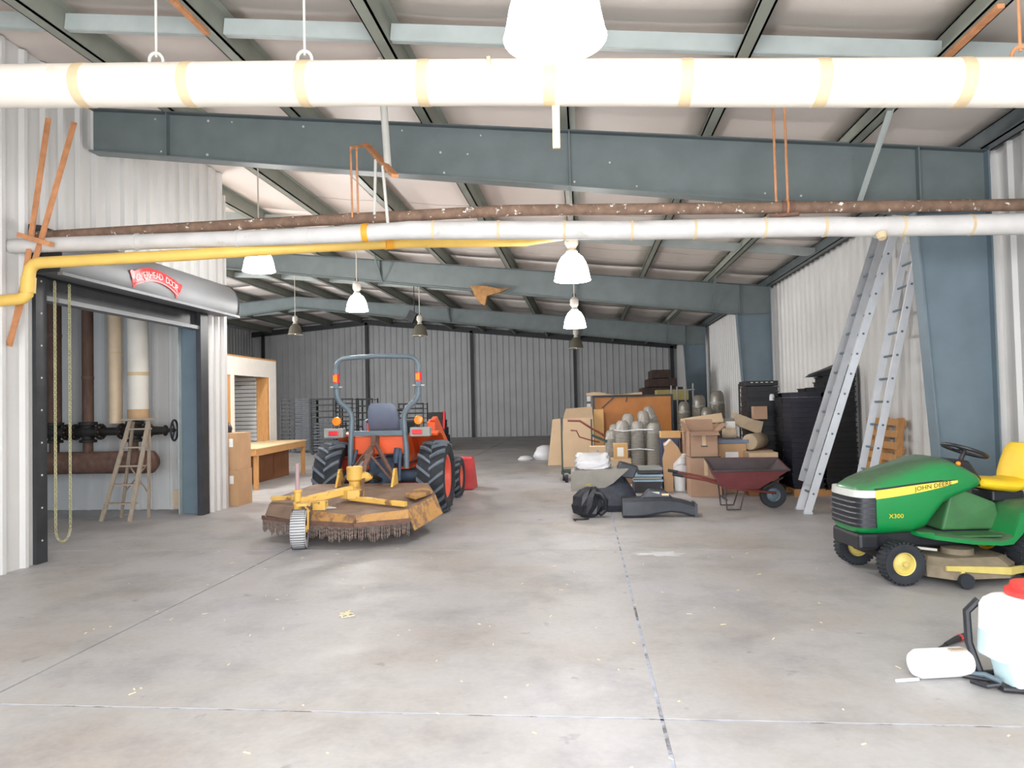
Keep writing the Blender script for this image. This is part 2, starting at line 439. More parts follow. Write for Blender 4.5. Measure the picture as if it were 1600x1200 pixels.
# ------------------------------------------------------------------ corrugated walls
PW = .915
def rib_profile(w=PW, n=3):
    p = w / n; pts = [(0, 0)]
    for i in range(n):
        o = i * p
        pts += [(o + .10, 0), (o + .132, .042), (o + .18, .042), (o + .212, 0)]
        if i < n - 1: pass
    pts.append((w, 0))
    return pts
def corr(axis, u0, u1, w, sgn, z0, ztop, name, material, parent):
    """ribbed sheets on a wall; axis 'y' = wall runs along Y at X=w facing sgn; ztop may be a function of u"""
    n = max(1, round((u1 - u0) / PW)); pw = (u1 - u0) / n
    prof = rib_profile(pw, 3)
    shared = None
    for i in range(n):
        a = u0 + i * pw
        const = not callable(ztop)
        if const and shared is not None:
            loc = (0, i * pw, 0) if axis == 'y' else (i * pw, 0, 0)
            child_copy(shared, parent, loc); continue
        m = MB(); lo = []; hi = []
        for (u, d) in prof:
            U = a + u
            Z = ztop if const else ztop(U)
            P = (lambda z: (w + sgn * (d + .004), U, z)) if axis == 'y' else (lambda z: (U, w + sgn * (d + .004), z))
            lo.append(P(z0)); hi.append(P(Z))
        k = len(lo)
        m.add(lo + hi, [(j, j + 1, k + j + 1, k + j) for j in range(k - 1)])
        o = m.build(name, material, parent)
        sm = o.modifiers.new('solid', 'SOLIDIFY'); sm.thickness = .003
        if const and shared is None: shared = o

# right wall
wr = struct(MB().box(XR, XR + .12, YF, YB + .2, 0, zc(XR) + .07).build('wall_right', MT['wall_white']), 'white ribbed sheet metal wall on the right', 'wall')
corr('y', YF, YB, XR, -1, 0.02, zc(XR) - .02, 'wall_panel', MT['wall_white'], wr)
# back wall
m = MB(); m.prism([(XFL, 0), (XR, 0), (XR, zc(XR) + .07), (RIDGE, zc(RIDGE) + .07), (XFL, zc(XFL) + .07)], 'xz', YB, YB + .15)
wb = struct(m.build('wall_back', MT['wall_back']), 'grey ribbed sheet metal end wall with dark posts', 'wall')
corr('x', XFL, XR, YB, -1, 0.03, lambda x: zc(x) - .02, 'wall_panel', MT['wall_back'], wb)
for x in (-16.6, -11.05, -5.6, -.42, 4.33):
    MB().box(x - .075, x + .075, YB - .16, YB - .03, 0, zb(x)).build('wind_post', MT['jamb'], wb)
m = MB()
for a, b in ((XFL, RIDGE), (RIDGE, XR)):
    m.bar((a, YB - .10, zb(a) + .02), (b, YB - .10, zb(b) + .02), .12, .26)
m.build('rake_trim', MT['jamb'], wb)
# far left wall, with an opening added for the unseen loading door
wl2 = struct(MB().box(XFL - .12, XFL + .05, 11.3, 14.4, 0, zc(XFL) + .1).box(XFL - .12, XFL + .05, 22.6, YB, 0, zc(XFL) + .1).box(XFL - .12, XFL + .05, 14.4, 22.6, 4.1, zc(XFL) + .1).build('wall_left', MT['wall_back']), 'dim ribbed metal wall in the far left corner', 'wall')
corr('y', 24, YB, XFL + .05, 1, .02, zc(XFL) - .02, 'wall_panel', MT['wall_back'], wl2)
# partition wall with roll-up door opening Y 7.30..10.82, z 0..3.25
DY0, DY1, DZ = 7.33, 10.84, 3.30
m = MB()
m.box(XLW - .12, XLW, YF, DY0, 0, zc(XLW)); m.box(XLW - .12, XLW, DY1, 11.45, 0, zc(XLW)); m.box(XLW - .12, XLW, DY0, DY1, DZ, zc(XLW))
wl = struct(m.build('wall_partition', MT['wall_white']), 'cream ribbed metal partition wall with roll-up doorway', 'wall')
corr('y', YF, DY0 - .06, XLW, 1, .0, zc(XLW) - .02, 'wall_panel', MT['wall_white'], wl)
corr('y', DY1 + .03, 11.45, XLW, 1, .0, DZ - .01, 'wall_panel', MT['wall_white'], wl)
corr('y', DY0 - .06, 11.45, XLW, 1, DZ, zc(XLW) - .02, 'wall_panel', MT['wall_white'], wl)
# end cap of the partition and small trim at its foot
MB().box(XLW - .14, XLW + .04, 11.45, 11.49, 0, 5.3).build('end_cap', MT['wall_white'], wl)
# wall of the side room
ws = struct(MB().box(XFL, XLW - .12, 11.36, 11.48, 0, zc(XLW)).build('wall_side_room', MT['wall_white']), 'white ribbed wall behind the pipes in the side room', 'wall')
corr('x', -11.6, XLW - .13, 11.36, -1, .0, zc(XLW) - .05, 'wall_panel', MT['wall_white'], ws)
MB().box(-6.95, -6.62, 11.318, 11.335, .02, .32).build('rust_stain', MT['pipe_tan'], ws)
struct(MB().box(-11.8, -11.68, YF, 11.36, 0, zc(-11.7)).build('wall_side_room', MT['wall_white']), 'far white wall of the side room behind the pipes', 'wall')
# front wall with the big doorway assumed behind the viewer
m = MB()
m.box(-11.8, -11.0, YF - .12, YF, 0, 5.2); m.box(-7.0, -4.1, YF - .12, YF, 0, 4.0); m.box(3.5, XR, YF - .12, YF, 0, 4.0)  # the gap at far left is the side room's assumed doorway
m.prism([(-11.8, 4.0), (XR, 4.0), (XR, zc(XR)), (RIDGE, zc(RIDGE)), (-11.8, zc(-11.8))], 'xz', YF - .12, YF)
struct(m.build('wall_front', MT['wall_white']), 'front wall with assumed wide doorway behind the viewer', 'wall')

# ------------------------------------------------------------------ ceiling
m = MB()
m.prism([(XFL, zc(XFL) + .06), (RIDGE, zc(RIDGE) + .06), (XR + .1, zc(XR) + .06), (XR + .1, zc(XR) + .16), (RIDGE, zc(RIDGE) + .16), (XFL, zc(XFL) + .16)], 'xz', YF - .1, YB + .2)
ce = struct(m.build('ceiling', MT['insul']), 'sloping roof lined with white insulation between purlins', 'ceiling')
PX = [3.1 - 1.6 * k for k in range(13)]
EDG = [XR - .12] + PX
# sagging insulation sheets between the purlins, one strip per 1.9 m
ylen = []
y = YF
while y < YB - .1:
    ylen.append((y, min(y + 3.65, YB))); y += 3.65
for k in range(len(EDG) - 1):
    xa, xb = EDG[k + 1], EDG[k]
    for j, (ya, yb_) in enumerate(ylen):
        if xb < -6.0 and yb_ < 11: continue
        nx, ny = 6, 5; vs = []; fs = []
        ph = RND.uniform(.6, 1.2)
        for iy in range(ny + 1):
            for ix in range(nx + 1):
                t = ix / nx; s_ = iy / ny
                x = xa + (xb - xa) * t
                sag = .035 * ph * math.sin(PI * t) * (.6 + .4 * abs(math.sin(PI * s_)))
                vs.append((x, ya + (yb_ - ya) * s_, zc(x) + .03 - sag))
        for iy in range(ny):
            for ix in range(nx):
                a = iy * (nx + 1) + ix
                fs.append((a, a + 1, a + nx + 2, a + nx + 1))
        o = MB().add(vs, fs).build('insulation_panel', MT['insul'], ce, smooth=True)
        sd = o.modifiers.new('solid', 'SOLIDIFY'); sd.thickness = .03; sd.offset = 1
def purlin_mesh(x, y0, y1, mt):
    z1 = zc(x) + .03; z0 = zb(x)
    m = MB()
    m.box(x - .010, x + .010, y0, y1, z0, z1)
    m.box(x - .12, x + .010, y0, y1, z0, z0 + .014)
    m.box(x - .12, x - .108, y0, y1, z0, z0 + .035)
    m.box(x - .010, x + .075, y0, y1, z1 - .014, z1)
    return m.build('purlin', mt, ce)
for x in PX:
    purlin_mesh(x, YF if x > -6 else 11.5, YB, MT['purlin'])
purlin_mesh(XR - .16, YF, YB, MT['steel_dk'])
# closure strip along the right eave
MB().box(XR - .15, XR + .02, YF, YB, zc(XR) - .16, zc(XR) + .05).build('eave_strut', MT['steel_dk'], ce)
for y in (6.28, 14.0, 22.1, 30):
    for k in range(len(EDG) - 1):
        xa, xb = EDG[k + 1] + .02, EDG[k] - .02
        if xb < -6 and y < 11: continue
        m = MB()
        m.bar((xa, y, zc(xa) - .11), (xb, y, zc(xb) - .11), .012, .15)
        m.bar((xa, y + .03, zc(xa) - .185), (xb, y + .03, zc(xb) - .185), .06, .012)
        m.build('bridging_channel', MT['steel_lt'], ce)
# thin wires under the insulation
m = MB()
for y in (2.6, 3.6, 4.6, 5.6, 9.6, 10.9, 12.4, 15.2, 16.2, 19, 20.5):
    for k in range(6):
        xa, xb = EDG[k + 1], EDG[k]
        m.tube([(xa + .01, y, zc(xa) - .03), ((xa + xb) / 2, y + .02, zc((xa + xb) / 2) - .055), (xb - .01, y, zc(xb) - .03)], .0035, 5)
m.build('support_wire', MT['tail_grey'], ce)['kind'] = 'stuff'

# ------------------------------------------------------------------ steel portal frames
def frame(Y, left, label, near=False):
    t = thing('steel_frame', label, 'steel frame', (4.1, Y, 0))
    def depth(x):
        if x >= RIDGE: return .45 + (x - RIDGE) * (.73 - .45) / (3.65 - RIDGE)
        return .45 + (RIDGE - x) * .035
    xs_ = [left] + [x for x in (-16, -13.5, RIDGE, -8.5, -6, -3, 0, 3.65) if x > left + .05]
    top = [(x, zb(x)) for x in xs_] + [(4.42, zb(4.42))]
    bot = [(x, zb(x) - depth(x)) for x in xs_]
    bot.append((3.66, zb(3.65) - .73))
    web = MB()
    poly = bot + [(4.42, zb(3.65) - .73)] + top[::-1]
    for a, b in zip(xs_[:-1], xs_[1:]):
        web.prism([(a, zb(a) - depth(a)), (b, zb(b) - depth(b)), (b, zb(b)), (a, zb(a))], 'xz', Y - .006, Y + .006)
    web.prism([(3.65, zb(3.65) - .73), (4.42, zb(3.65) - .73), (4.42, zb(4.42)), (3.65, zb(3.65))], 'xz', Y - .006, Y + .006)
    web.build('rafter_web', MT['steel'], t)
    fw = .19
    m = MB()
    for (a, za), (b, zb_) in zip(top[:-1], top[1:]): m.bar((a, Y, za - .008), (b, Y, zb_ - .008), fw, .016)
    m.build('top_flange', MT['steel_dk'], t)
    m = MB()
    pts = [(x, zb(x) - depth(x)) for x in xs_]
    for (a, za), (b, zb_) in zip(pts[:-1], pts[1:]): m.bar((a, Y, za + .008), (b, Y, zb_ + .008), fw, .016)
    m.build('bottom_flange', MT['steel'], t)
    # column
    zh = zb(3.65) - .73
    m = MB(); m.prism([(3.86, .0), (4.42, 0), (4.42, zh), (3.65, zh)], 'xz', Y - .006, Y + .006)
    m.build('column_web', MT['steel_col'], t)
    m = MB(); m.bar((3.86, Y, 0), (3.65, Y, zh), fw, .018, up=(1, 0, 0)); m.build('inner_flange', MT['steel_col'], t)
    m = MB(); m.bar((4.42, Y, 0), (4.42, Y, zb(4.42)), fw, .018, up=(1, 0, 0)); m.build('outer_flange', MT['steel_col'], t)
    m = MB(); m.box(3.66, 4.42, Y - .09, Y + .09, zh - .008, zh + .008); m.build('stiffener_plate', MT['steel'], t)
    m = MB(); m.box(3.7, 3.715, Y - .09, Y, zh, zb(3.7)); m.build('stiffener_plate', MT['steel'], t)
    for x in (-.1, -5.0):
        if x > left + .2:
            m = MB(); m.box(x - .007, x + .007, Y - .085, Y, zb(x) - depth(x), zb(x)); m.build('stiffener_plate', MT['steel'], t)
    # bolts and paint chips on the web
    m = MB()
    for k in range(16 if near else 0):
        x = left + .3 + RND.random() * 8.6; z = zb(x) - depth(x) * RND.choice((.12, .14, .5, .85, .88))
        m.cyl((x, Y - .004, z), (x, Y - .014, z), RND.uniform(.009, .016), n=8)
    if near: m.build('bolt_head', MT['rod_white'], t)['kind'] = 'stuff'
    # flange braces
    for x in ((3.1,) if near else (3.1, -.1, -4.9)):
        if x < left + .2: continue
        m = MB()
        m.bar((x - .05, Y - 1.0 if near else Y - .75, zb(x) + .03), (x - .05, Y - .07, zb(x) - depth(x) + .02), .05, .008)
        m.bar((x - .028, Y - 1.0 if near else Y - .75, zb(x) + .03), (x - .028, Y - .07, zb(x) - depth(x) + .02), .008, .05)
        m.build('flange_brace', MT['steel_lt'] if near else MT['steel'], t)
    if left < -15:
        m = MB(); zl = zb(left)
        m.box(left, left + .5, Y - .01, Y + .01, 0, zl); m.box(left + .49, left + .51, Y - .09, Y + .09, 0, zl)
        m.build('far_column', MT['steel_col'], t)
    return t
frame(8.2, XLW + .05, 'nearest slate steel frame, its rafter just behind the pipes', True)
frame(17.3, XFL + .05, 'middle slate steel frame behind the lit hanging lamps')
frame(26.4, XFL + .05, 'farthest slate steel frame near the grey end wall')


# ------------------------------------------------------------------ roll-up door in the partition
d1 = thing('door_1', 'grey roll-up door hood with red arched sign over a black framed doorway', 'door', (XLW, (DY0 + DY1) / 2, 0))
d1['kind'] = 'structure'
for y0, y1, xb_ in ((DY0 - .08, DY0 + .08, .16), (DY1 - .2, DY1 + .02, .03)):
    MB().box(XLW - xb_, XLW + .05, y0, y1, 0, DZ).build('jamb', MT['jamb'], d1)
m = MB()
for k in range(9):
    m.sphere((XLW + .048, DY0 + .0, .25 + k * .36), .012, nu=8, nv=5)
m.build('jamb_bolt', MT['rod_white'], d1)['kind'] = 'stuff'
prof = [(XLW + .02, 3.74), (-5.90, 3.72), (-5.79, 3.67), (-5.71, 3.59), (-5.665, 3.49), (-5.655, 3.38), (-5.665, 3.27), (-5.69, 3.20), (XLW + .02, 3.20)]
HY0, HY1 = 7.20, 11.22
hd = MB().prism(prof, 'xz', HY0, HY1).build('hood', MT['hood'], d1, smooth=True)
MB().box(-5.70, -5.64, HY0, HY1, 3.165, 3.20).build('hood_lip', MT['hood'], hd)
for y in (HY0 - .012, HY1):
    MB().prism([(a - .0 if a < -6 else a + .015, b) for a, b in prof], 'xz', y, y + .012).build('end_bracket', MT['jamb'], d1)
MB().box(XLW - .10, XLW - .02, DY0 + .05, DY1 - .1, 2.98, 3.22).build('door_curtain', MT['jamb'], d1)
MB().box(XLW - .13, XLW + .03, DY0 + .05, DY1 - .1, 2.93, 2.985).build('bottom_bar', MT['hood'], d1)
# red arched sign following the hood curve: sign plane is the hood front
SY, SZ, SR = 8.95, 2.35, 1.12     # centre of the arc
def hood_x(z):
    for (xa, za), (xb, zb_) in zip(prof[:-1], prof[1:]):
        if zb_ <= z <= za and za != zb_: return xa + (xb - xa) * (za - z) / (za - zb_)
    return -5.655
m = MB(); ins = []; n = 30; r0, r1 = 1.02, 1.20
A = .50
for i in range(n + 1):
    a = -A + 2 * A * i / n
    e = abs(a) / A
    w = .018 if e > .9 else 0
    for r in (r0 - w, (r0 + r1) / 2, r1 + w * 1.5):
        y = SY + r * math.sin(a); z = SZ + r * math.cos(a)
        ins.append((hood_x(z) + .010, y, z))
for i in range(n):
    for k in range(2):
        q = i * 3 + k
        m.add([ins[q], ins[q + 1], ins[q + 4], ins[q + 3]], [(0, 1, 2, 3)])
sg = m.build('sign', MT['red'], hd)
sd = sg.modifiers.new('solid', 'SOLIDIFY'); sd.thickness = .008
m = MB()
word = 'OVERHEAD DOOR'
for i, ch in enumerate(word):
    if ch == ' ': continue
    a = -A * .80 + 2 * A * .80 * i / (len(word) - 1)
    vs, fs = text_mesh(ch, .125)
    out = []
    for v in vs:
        r = 1.105 + v.y; aa = a + v.x / 1.1
        y = SY + r * math.sin(aa); z = SZ + r * math.cos(aa)
        out.append((hood_x(z) + .022, y, z))
    m.add(out, fs)
m.build('lettering', MT['signwhite'], hd)
m = MB()
for r in (1.035,):
    m.tube([(hood_x(SZ + r * math.cos(-A * .95 + 1.9 * A * i / 30)) + .016, SY + r * math.sin(-A * .95 + 1.9 * A * i / 30), SZ + r * math.cos(-A * .95 + 1.9 * A * i / 30)) for i in range(31)], .007, 5)
m.build('sign_line', MT['signwhite'], hd)

# hand chain loop of the door
m = MB()
def chain_pts():
    pts = []
    ya, yb2 = 7.47, 7.70
    z = 3.2
    for i in range(110): pts.append((XLW + .10, ya, 3.15 - i * .0255))
    for i in range(1, 16):
        a = PI * i / 16
        pts.append((XLW + .10, (ya + yb2) / 2 - math.cos(a) * (yb2 - ya) / 2, .35 - math.sin(a) * .16))
    for i in range(110): pts.append((XLW + .10, yb2, 3.15 - (109 - i) * .0255))
    return pts
cp = chain_pts()
for i in range(len(cp) - 1):
    p = Vector(cp[i]); q = Vector(cp[i + 1]); d = (q - p).normalized()
    c = (p + q) / 2; sidev = Vector((1, 0, 0)) if i % 2 else Vector((0, 1, 0))
    if abs(d.dot(sidev)) > .9: sidev = Vector((0, 0, 1))
    L2 = .021; W2 = .013
    m.tube([c + d * L2, c + sidev * W2 + d * .009, c + sidev * W2 - d * .009, c - d * L2, c - sidev * W2 - d * .009, c - sidev * W2 + d * .009], .0062, 4, closed=True)
tag(m.build('pull_chain', MT['chain']), 'long brass coloured hand chain looping down beside the roll-up door', 'chain')

# slate column just inside the doorway
t = thing('steel_column', 'blue slate steel column standing just inside the roll-up doorway', 'column', (-6.3, 10.9, 0))
MB().box(-6.46, -6.11, 10.865, 10.88, 0, zb(-6.3)).build('web', MT['steel_col'], t)
MB().box(-6.475, -6.46, 10.78, 10.96, 0, zb(-6.3)).build('flange', MT['steel_lt'], t)
MB().box(-6.11, -6.095, 10.86, 10.96, 0, zb(-6.3)).build('flange', MT['steel_col'], t)

# ------------------------------------------------------------------ pipes in the side room
YP = 10.8
t = thing('header_pipe', 'thick rust brown header pipe crossing the side room below the valves', 'pipe', (-8, YP, .64))
MB().lathe([(.0, 0), (.12, .03), (.18, .09), (.18, 3.2)], (-6.84, YP, .84), (-1, 0, 0), 24).build('pipe_body', MT['rust_plain'], t, smooth=True)
MB().cyl((-7.06, YP, .84), (-7.085, YP, .84), .184, n=24).build('weld_ring', MT['pipe_brown'], t, smooth=True)
for x in (-8.03, -8.62, -7.25):
    MB().cyl((x, YP, .98), (x, YP, 1.22), .075, n=16).build('riser_stub', MT['pipe_brown'], t, smooth=True)
def riser(x, r, z0, mt, label, bands=()):
    t = thing('vertical_pipe', label, 'pipe', (x, YP, z0))
    MB().cyl((x, YP, z0), (x, YP, zc(x) - .05), r, n=20).build('pipe_body', mt, t, smooth=True)
    for z, h, mb in bands:
        MB().cyl((x, YP, z), (x, YP, z + h), r + .006, n=20).build('band', mb, t, smooth=True)
riser(-8.62, .11, 1.45, MT['pipe_brown'], 'dark brown vertical pipe beside the door chain', ((2.9, .05, MT['rust_plain']),))
riser(-8.03, .085, 1.45, MT['pipe_brown'], 'slim brown vertical pipe between the dark pipe and the tan pipe', ((2.2, .04, MT['rust_plain']),))
riser(-7.55, .10, 1.47, MT['pipe_tan'], 'tan lagged vertical pipe left of the white one', ((2.6, .03, MT['band']),))
riser(-7.16, .155, 1.52, MT['pipe_white'], 'fat white lagged vertical pipe above the wooden stepladder', ((2.23, .06, MT['band']), (1.52, .17, MT['card'])))
def valve(x, label, wheel=False):
    t = thing('gate_valve', label, 'valve', (x, YP, 1.2))
    m = MB()
    m.lathe([(.05, -.24), (.13, -.235), (.13, -.20), (.075, -.19), (.10, -.08), (.12, 0), (.10, .08), (.075, .19), (.13, .20), (.13, .235), (.05, .24)], (x, YP, 1.34), (1, 0, 0), 16)
    m.lathe([(.10, .0), (.10, .10), (.14, .11), (.14, .16), (.02, .17)], (x, YP, 1.34), (0, 0, 1), 16)
    m.lathe([(.10, .0), (.09, .12), (.13, .13), (.13, .17), (.02, .18)], (x, YP, 1.34), (0, 0, -1), 16)
    m.build('valve_body', MT['iron_dk'], t, smooth=True)
    m = MB()
    for k in range(8):
        a = 2 * PI * k / 8
        for s in (-.22, .22): m.cyl((x + s - .035, YP + .105 * math.cos(a), 1.34 + .105 * math.sin(a)), (x + s + .035, YP + .105 * math.cos(a), 1.34 + .105 * math.sin(a)), .014, n=6)
    m.build('flange_bolts', MT['pipe_brown'], t)['kind'] = 'stuff'
    return t
valve(-8.62, 'black flanged valve on the dark brown pipe')
valve(-8.03, 'black flanged valve under the slim brown pipe')
tv = valve(-7.22, 'black flanged valve with handwheel behind the wooden stepladder')
m = MB(); m.lathe([(.10, 0), (.075, .06), (.06, .28), (.09, .30), (.035, .33), (.03, .46)], (-7.0, YP, 1.34), (1, 0, 0), 14); m.build('bonnet', MT['iron_dk'], tv, smooth=True)
m = MB(); c = (-6.55, YP, 1.34); m.torus(c, (1, .25, 0), .165, .016, 24, 7)
for k in range(3):
    a = 2 * PI * k / 3
    m.bar(c, (c[0] - .16 * math.cos(a) * .24, c[1] + .16 * math.cos(a), c[2] + .16 * math.sin(a)), .02, .014)
m.build('handwheel', MT['black'], tv, smooth=True)
tag(MB().cyl((-8.38, YP, 1.34), (-8.27, YP, 1.34), .06).build('connecting_pipe', MT['iron_dk'], smooth=True), 'short black pipe between the two valves near the door chain', 'pipe')
tag(MB().cyl((-7.79, YP, 1.34), (-7.46, YP, 1.34), .065).build('connecting_pipe', MT['iron_dk'], smooth=True), 'short black pipe leading to the handwheel valve', 'pipe')

# wooden stepladder
t = thing('stepladder', 'old grey wooden stepladder standing in front of the header pipe', 'ladder', (-7.05, 10.25, 0))
fa0, fa1 = Vector((-7.32, 10.12, 0)), Vector((-7.0, 10.36, 1.52))
fb0, fb1 = Vector((-6.86, 10.12, 0)), Vector((-6.70, 10.36, 1.52))
for p, q in ((fa0, fa1), (fb0, fb1)): MB().bar(p, q, .06, .03, up=(0, 1, 0)).build('leg', MT['wood_old'], t)
for p, q in (((-7.26, 10.50, 0), (-6.98, 10.40, 1.5)), ((-6.80, 10.50, 0), (-6.72, 10.40, 1.5))): MB().bar(p, q, .04, .03, up=(0, 1, 0)).build('back_leg', MT['wood_old'], t)
MB().box(-7.10, -6.62, 10.26, 10.46, 1.52, 1.545).build('top_board', MT['wood_old'], t)
for k in range(5):
    f = .17 + k * .185
    p = fa0.lerp(fa1, f); q = fb0.lerp(fb1, f)
    MB().bar(p + Vector((-.03, .03, 0)), q + Vector((.03, .03, 0)), .10, .022).build('step', MT['wood_old'], t)
MB().bar((-7.2, 10.47, .38), (-6.76, 10.44, .85), .03, .012).build('cross_brace', MT['wood_old'], t)
MB().bar((-6.79, 10.47, .38), (-7.1, 10.44, .85), .03, .012).build('cross_brace', MT['wood_old'], t)

# ------------------------------------------------------------------ overhead pipes
t = thing('lagged_pipe', 'fat white lagged pipe running across the roof closest to the viewer', 'pipe', (-.5, 5, 3.7))
wp = [(-6.04, 5, 4.285), (-4.43, 5, 4.185), (-2.4, 5, 4.065), (-.46, 5, 3.945), (1.3, 5, 3.82), (2.97, 5, 3.71), (4.60, 5, 3.60)]
MB().tube(wp, .158, 28).build('lagging', MT['pipe_white'], t, smooth=True)
def wz(x):
    for (a, _, za), (b, _, zb_) in zip(wp[:-1], wp[1:]):
        if a <= x <= b: return za + (zb_ - za) * (x - a) / (b - a)
bm_ = MB().tube([(-.04, 0, .0025), (.04, 0, -.0025)], .1615, 28)
first = None
for x in (-5.4, -4.55, -3.715, -2.868, -1.974, -1.087, -.184, .752, 1.654, 2.563, 3.45):
    MB().tube([(x - .04, 5, wz(x - .04)), (x + .04, 5, wz(x + .04))], .1615, 28).build('tape_band', MT['band'], t, smooth=True)
MB().add([(-.66, 4.99, 4.12), (-.60, 4.88, 4.09), (-.585, 4.84, 4.0), (-.595, 4.842, 3.95), (-.61, 4.843, 4.0), (-.625, 4.88, 4.085)], [(0, 1, 2, 3, 4, 5)]).build('torn_seam', MT['band'], t)
for x, y in ((-3.15, 5), (-1.99, 5), (2.95, 5)):
    m = MB(); z = wz(x)
    m.torus((x, y, z + .185), (0, 1, .2), .055, .013, 14, 6)
    m.cyl((x, y, z + .21), (x, y, zc(x)), .010, n=8)
    m.build('hanger', MT['rust_orange'] if x > 0 else MT['rod_white'], t)
MB().bar((-.15, 5.02, 3.80), (-.152, 5.02, 3.46), .052, .022, up=(0, 1, 0)).build('hanging_strip', MT['wood_top'], t)

t = thing('rusty_pipe', 'long rust brown pipe speckled white, above the grey lagged pipe', 'pipe', (-.5, 7.2, 3.4))
rp_ = [(-6.04, 7.2, 3.598), (-3.43, 7.2, 3.622), (-.69, 7.2, 3.628), (1.85, 7.2, 3.527), (4.22, 7.2, 3.439), (4.6, 7.2, 3.425)]
MB().tube(rp_, .058, 16).build('pipe_body', MT['rust'], t, smooth=True)
MB().cyl((1.98, 7.2, 3.52), (2.10, 7.2, 3.515), .072, n=14).build('coupling', MT['rust_plain'], t, smooth=True)

t = thing('grey_pipe', 'grey cloth lagged pipe running just below the rusty pipe', 'pipe', (-.5, 6.95, 3.2))
gp = [(-6.04, 6.95, 3.44), (-5.5, 6.95, 3.437), (-3.31, 6.95, 3.405), (-2.3, 6.95, 3.40), (-1.9, 6.95, 3.41), (-1.7, 6.95, 3.412), (.58, 6.95, 3.303), (1.4, 6.95, 3.285), (2.4, 6.95, 3.255), (2.6, 6.95, 3.24), (4.07, 6.95, 3.20), (4.6, 6.95, 3.185)]
MB().tube(gp, [.075, .078, .082, .085, .085, .092, .092, .094, .094, .092, .098, .10], 18).build('lagging', MT['pipe_grey'], t, smooth=True)
def gz(x):
    for (a, _, za), (b, _, zb_) in zip(gp[:-1], gp[1:]):
        if a <= x <= b: return za + (zb_ - za) * (x - a) / (b - a)
for x in (-4.6, -3.5, -2.75, -1.45, -.8, -.15, .5, 1.1, 1.75, 2.3, 3.0, 3.6):
    MB().tube([(x - .012, 6.95, gz(x - .012)), (x + .012, 6.95, gz(x + .012))], .099 if x > -2 else .090, 18).build('lagging_seam', MT['band'] if x > -2 else MT['pipe_grey'], t, smooth=True)
MB().cyl((2.78, 6.87, 3.15), (2.78, 6.85, 3.10), .05, .035, n=10).build('drip_plug', MT['band'], t, smooth=True)

t = thing('gas_pipe', 'bright yellow gas pipe with an offset elbow by the left wall', 'pipe', (-3.4, 7, 2.75))
yp = [(-6.04, 6.75, 2.826), (-5.80, 6.75, 2.836), (-5.73, 6.75, 2.846), (-5.685, 6.75, 2.885), (-5.672, 6.75, 2.95), (-5.662, 6.75, 3.08), (-5.648, 6.75, 3.145), (-5.605, 6.75, 3.19), (-5.54, 6.75, 3.205),
      (-3.976, 6.9, 3.252), (-2.728, 7.2, 3.348), (-1.888, 7.7, 3.463), (-.659, 8.4, 3.58), (-.45, 8.5, 3.63), (.0, 8.6, 3.70), (.45, 8.65, 3.69)]
MB().tube(yp, .060, 16).build('pipe_body', MT['yellow_pipe'], t, smooth=True)
for a, b in (((-5.675, 6.75, 2.9), (-5.665, 6.75, 3.06)),):
    MB().cyl(a, b, .070, n=16).build('elbow_collar', MT['yellow_pipe'], t, smooth=True)
MB().tube([(-2.12, 7.53, 3.425), (-2.05, 7.57, 3.435)], .068, 16).build('clamp', MT['yellow_clamp'], t, smooth=True)
o = MB().tube([(-2.18, 6.95, 3.408), (-2.12, 6.95, 3.408)], .094, 18).build('strap', MT['yellow_clamp'], smooth=True)
tag(o, 'amber strap wrapped round the grey lagged pipe', 'strap')

# trapeze hanger in the middle
t = thing('pipe_hanger', 'rust orange trapeze bracket with rods hanging above the yellow strap', 'pipe hanger', (-2.1, 7.1, 3.6))
MB().bar((-2.30, 7.5, 4.514), (-1.777, 6.7, 3.885), .07, .035).build('channel_bar', MT['rust_orange'], t)
MB().bar((-2.34, 7.1, 4.337), (-2.27, 7.42, 4.48), .03, .03).build('arm', MT['rust_orange'], t)
for x, y in ((-2.34, 7.08), (-2.29, 7.12)): MB().cyl((x, y, 4.34), (x - .01, y + .05, 3.62), .011, n=8).build('rust_rod', MT['rust_orange'], t)
MB().cyl((-2.084, 7.1, 4.20), (-2.12, 7.15, 3.64), .016, n=8).build('rod', MT['rod_white'], t)
MB().cyl((-1.954, 6.9, 4.06), (-1.915, 6.92, 3.47), .016, n=8).build('rod', MT['rod_white'], t)
MB().cyl((-1.985, 7.0, zc(-2) - .02), (-1.927, 7.0, 4.07), .038, n=12).build('drop_pipe', MT['rod_white'], t, smooth=True)
t = thing('pipe_hanger', 'pair of thin rusty rods carrying the rusty pipe on the right', 'pipe hanger', (1.98, 7.1, 3.5))
for x in (1.92, 2.03):
    MB().cyl((x - .01, 7.12, zc(x) - .02), (x + .015, 7.2, 3.45), .012, n=8).build('rod', MT['rust_orange'], t)
MB().torus((2.03, 7.2, 3.52), (1, 0, 0), .075, .012, 16, 6).build('clevis', MT['rust_orange'], t)
MB().bar((1.86, 7.2, 3.44), (2.12, 7.1, 3.43), .04, .03).build('cross_bar', MT['rust_plain'], t)

